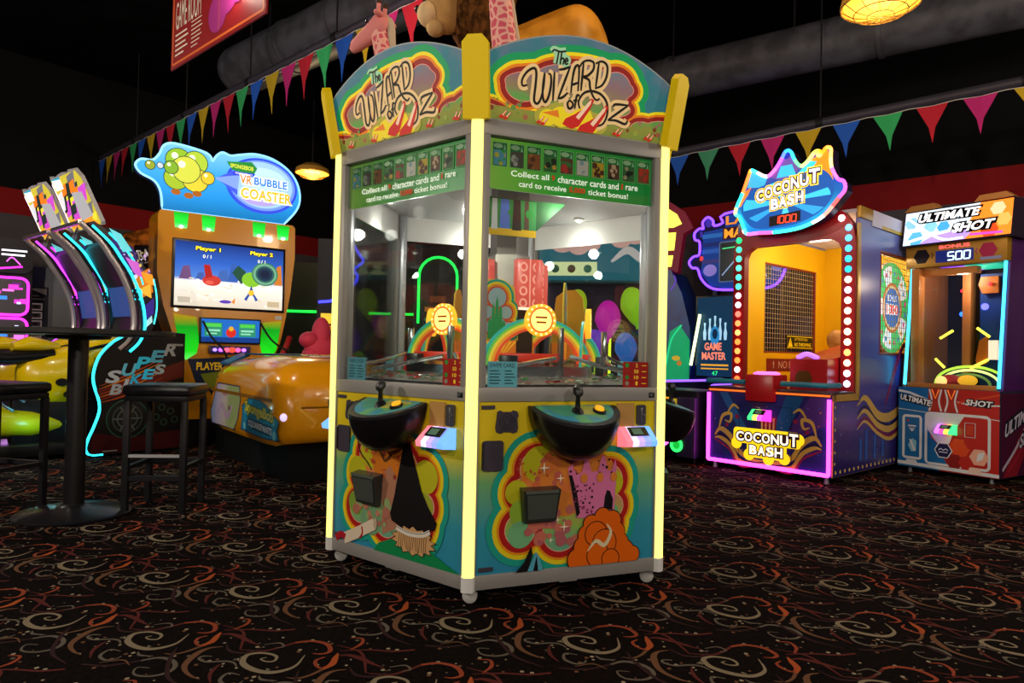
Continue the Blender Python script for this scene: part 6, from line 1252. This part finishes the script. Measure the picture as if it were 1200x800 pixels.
a = Art(); a.stroke([(.1, 1.86), (.4, 1.84), (.7, 1.88)], .02, G('#ff2ae0', 2)); a.rect(.5, .74, 2.05, 2.07, G('#f0f0ff', 1.5)); a.rect(.5, .72, 2.0, 2.02, G('#f0f0ff', 1.5)); a.stroke([(.55, 1.93), (.6, 1.98), (.68, 1.9)], .012, G('#ff5ae8', 2)); a.build('lettering', o, (0, -.0505, 0))
bc_ = thing('blue_cabinet', 'dark blue round-topped cabinet with a vertical strip of signs behind the motorbike machines', 'arcade machine', (-6.3, 8.65, 0), 30)
mb = MB(); mb.prism([(0, .05), (.6, .05), (.6, 1.75), (.55, 1.9), (.45, 1.98), (.16, 1.98), (.05, 1.9), (0, 1.75)], 0, .6, M('#12185a', .3)); o = mb.build('cabinet_body', bc_)
mb = MB(); mb.box(.37, .58, -.01, 0, .5, 1.6, M('#060608', .3)); mb.build('dark_opening', bc_)
mb = MB(); mb.box(.1, .34, -.012, 0, .6, 1.72, M('#0e1232', .4)); o = mb.build('sign_strip', bc_)
a = Art(); a.poly([(.12, 1.7), (.32, 1.7), (.32, 1.62)], M('#b8b8c0', .5)); a.rect(.12, .24, 1.6, 1.61, M('#a8a8b0', .5)); a.rect(.12, .3, 1.56, 1.57, M('#a8a8b0', .5))
for z, c in ((1.42, '#6a5a6a'), (1.31, '#7a6a78'), (1.2, '#7a6a78'), (1.07, '#a8604a'), (.94, '#7a6a78'), (.83, '#6a5a6a')): a.rect(.14, .28, z, z+.09, M('#c8b8b8', .5, 0, .1)); a.rect(.155, .265, z+.015, z+.075, M(c, .5)); a.rect(.18, .24, z+.03, z+.06, M('#241c28', .5))
a.build('strip_print', o, (0, -.0125, 0))
# orange creature-skinned hood with a black tag
hc = thing('rugged_cabinet', 'mottled orange-brown hooded cabinet with a tilted black tag behind the motorbike machines', 'arcade machine', (-5.2, 8.6, 0), 35)
sk = noise_mat('scaly_skin', '#5a2c12', '#e8842a', 9, .6, 6, .36, .62)
mb = MB(); secs = []
for x, zt, d0 in ((.0, 1.55, .75), (.12, 2.02, .8), (.3, 2.22, .85), (.55, 2.22, .9), (.8, 2.08, .85), (1.0, 1.85, .8), (1.15, 1.5, .7)):
    secs.append([(x, .4+d0*.5*math.cos(t_), 1.1+(zt-1.1)*1.3*math.sin(t_)*(1+.05*math.sin(9*x+5*t_))) for t_ in [PI*j/12 for j in range(13)]] + [(x, .4-d0*.5, .05), (x, .4+d0*.5, .05)])
mb.loft(secs, sk); mb.build('cabinet_hood', hc, smooth=60)
mb = MB(); mb.box(.1, .9, -.06, .0, .5, 1.35, M('#15110f', .4), .02); mb.build('screen_front', hc)
mb = MB(); mb.prism([(.0, .06), (.36, .0), (.42, .26), (.06, .32)], -.02, .02, M('#141214', .4)); o = mb.build('tag_board', hc, (.36, -.14, 1.95), (0, R(-14), 0))
a = Art(); a.text('RAW', .07, .12, .26, .13, M('#d8d4cc', .5, 0, .15), .03); a.rect(.12, .32, .07, .09, M('#a8a4a0', .5)); a.build('lettering', o, (0, -.0205, 0))
mb = MB(); mb.box(.42, .55, -.118, .0, 1.3, 2.05, M('#3a2416', .5)); mb.build('tag_arm', hc)
# ================================================================ behind the centre: partition with green strip, green arch cabinet, blue neon cabinet, balloon game
pt = thing('partition_wall', 'dark partition with a green light strip behind the bubble ride', 'partition', (-3.75, 10.2, 0), 8)
mb = MB(); mb.box(0, 3.9, 0, .1, 0, 2.3, M('#1c2420', .6)); mb.build('partition_board', pt)
MB().tube([(.05, -.02, 1.56), (3.85, -.02, 1.56)], .018, G('#14e03a', 2.4), 8).build('light_strip', pt)
for x in (.0, 1.3, 2.6, 3.85): MB().box(x, x+.05, -.03, .0, 0, 2.3, M('#111512', .5)).build('post', pt)
ga = thing('green_arch_cabinet', 'dark cabinet with green neon arches seen through the left pane', 'arcade machine', (-1.25, 8.6, 0), 5)
mb = MB(); mb.box(0, 1.2, 0, .6, .05, 2.35, M('#12151a', .4), .01); mb.build('cabinet_body', ga)
for x0 in (.0, .62):
    pts = [(x0+.06, -.02, 1.35), (x0+.06, -.02, 1.9)] + [(x0+.3-.24*math.cos(t_), -.02, 1.95+.24*math.sin(t_)) for t_ in [PI*j/10 for j in range(11)]] + [(x0+.54, -.02, 1.9), (x0+.54, -.02, 1.35)]
    MB().tube(pts, .016, G('#18f04a', 2.6), 8).build('neon_arch', ga)
    mb = MB(); mb.box(x0+.1, x0+.5, -.01, 0, 1.3, 1.9, M('#0a1a14', .2)); o = mb.build('screen', ga)
    a = Art(); a.rect(x0+.14, x0+.46, 1.5, 1.56, G('#b8642a', .5)); a.rect(x0+.2, x0+.4, 1.62, 1.7, G('#6a3a1c', .5)); a.rect(x0+.14, x0+.3, 1.38, 1.42, G('#2a7a4a', .5)); a.build('screen_picture', o, (0, -.0105, 0))
bn = thing('blue_neon_cabinet', 'dark cabinet with a jagged blue neon outline seen through the left pane', 'arcade machine', (-2.3, 8.0, 0), 12)
mb = MB(); mb.prism([(0, .05), (.6, .05), (.6, 1.5), (.5, 1.7), (.62, 1.95), (.5, 2.3), (0, 2.3)], 0, .5, M('#0e1018', .4)); mb.build('cabinet_body', bn)
MB().tube([(.02, -.02, 1.55), (.2, -.02, 1.58), (.36, -.02, 1.7), (.46, -.02, 1.85), (.42, -.02, 1.95), (.52, -.02, 2.05), (.46, -.02, 2.15), (.38, -.02, 2.26), (.2, -.02, 2.25)], .016, G('#3a3aff', 3), 8, n=4).build('neon_outline', bn)
mb = MB(); mb.box(.05, .4, -.02, 0, 1.3, 1.42, G('#f0c83a', .7)); mb.box(.05, .4, -.02, 0, 1.22, 1.28, G('#d87a2a', .6)); mb.build('lit_panel', bn)
MB().tube([(.05, -.06, .3), (-.0, -.06, 1.1)], .015, G('#f0f03a', 2), 8).build('light_tube', bn)
bg = thing('balloon_game_cabinet', 'colourful cabinet with balloon panels seen through the right pane', 'arcade machine', (.28, 6.05, 0), -8)
mb = MB(); mb.box(0, .95, 0, .5, .05, 1.62, M('#241a3a', .4), .01); mb.build('cabinet_body', bg)
mb = MB(); mb.prism(rrect(-.05, 1.05, 1.62, 2.16, .1), -.12, .4, M('#0f4a5a', .4)); o = mb.build('marquee_board', bg)
a = Art((-.04, 1.04, 1.64, 2.14)); a.rect(-.04, 1.04, 1.64, 2.14, G('#0f5a70', .6))
for x, z, rx in ((.16, 1.95, .1), (.3, 1.93, .09), (.42, 1.96, .07), (.66, 1.99, .09), (.78, 2.02, .1), (.92, 1.99, .1)): a.disc(x, z, rx, G('#c89a9a', .6), .07)
a.stroke([(.58, 1.8), (.72, 1.9), (.86, 1.82), (1.0, 1.92)], [.02, .07, .07, .02], G('#b8b0b8', .6)); a.rect(.02, .46, 1.68, 1.8, G('#c8d0a0', .8)); [a.disc(.1+.14*i, 1.74, .035, G(c, .6)) for i, c in enumerate(('#2a4a3a', '#4a3a2a', '#2a5a4a'))]; a.build('marquee_print', o, (0, -.1205, 0))
for x, z, c, r_, tl2 in ((.28, 1.42, '#a8c81a', .12, .2), (.56, 1.30, '#c81ab0', .14, 0), (.78, 1.42, '#8ac81a', .14, -.2), (.44, 1.06, '#6a3ac8', .13, .1), (.72, 1.05, '#2a6ac8', .12, -.1), (.36, .82, '#9ac82a', .14, .1), (.9, 1.2, '#6a8ad8', .1, 0), (.16, 1.24, '#b83ab0', .09, 0)):
    mb = MB(); mb.ell((0, 0, 0), (r_*.8, .08, r_*1.25), G(c, .45), 18, 12, f=lambda p, r_=r_: Vector((p.x*(1 - .5*max(0, -p.z/(r_*1.25))), p.y, p.z))); mb.cyl((0, 0, -r_*1.2), (0, 0, -r_*1.4), .015, G(c, .45)); mb.build('balloon', bg, (x, -.06, z), (0, tl2, 0))
for x in (.08, .87): MB().cyl((x, .1, 0), (x, .1, .06), .03, blk).build('foot', bg); MB().cyl((x, .4, 0), (x, .4, .06), .03, blk).build('foot', bg)
for x, c in ((.95, '#ff3a3a'), (.58, '#d8e82a')): MB().tube([(x, -.03, .7), (x, -.03, 1.3)], .012, G(c, 1.5), 8).build('light_tube', bg)
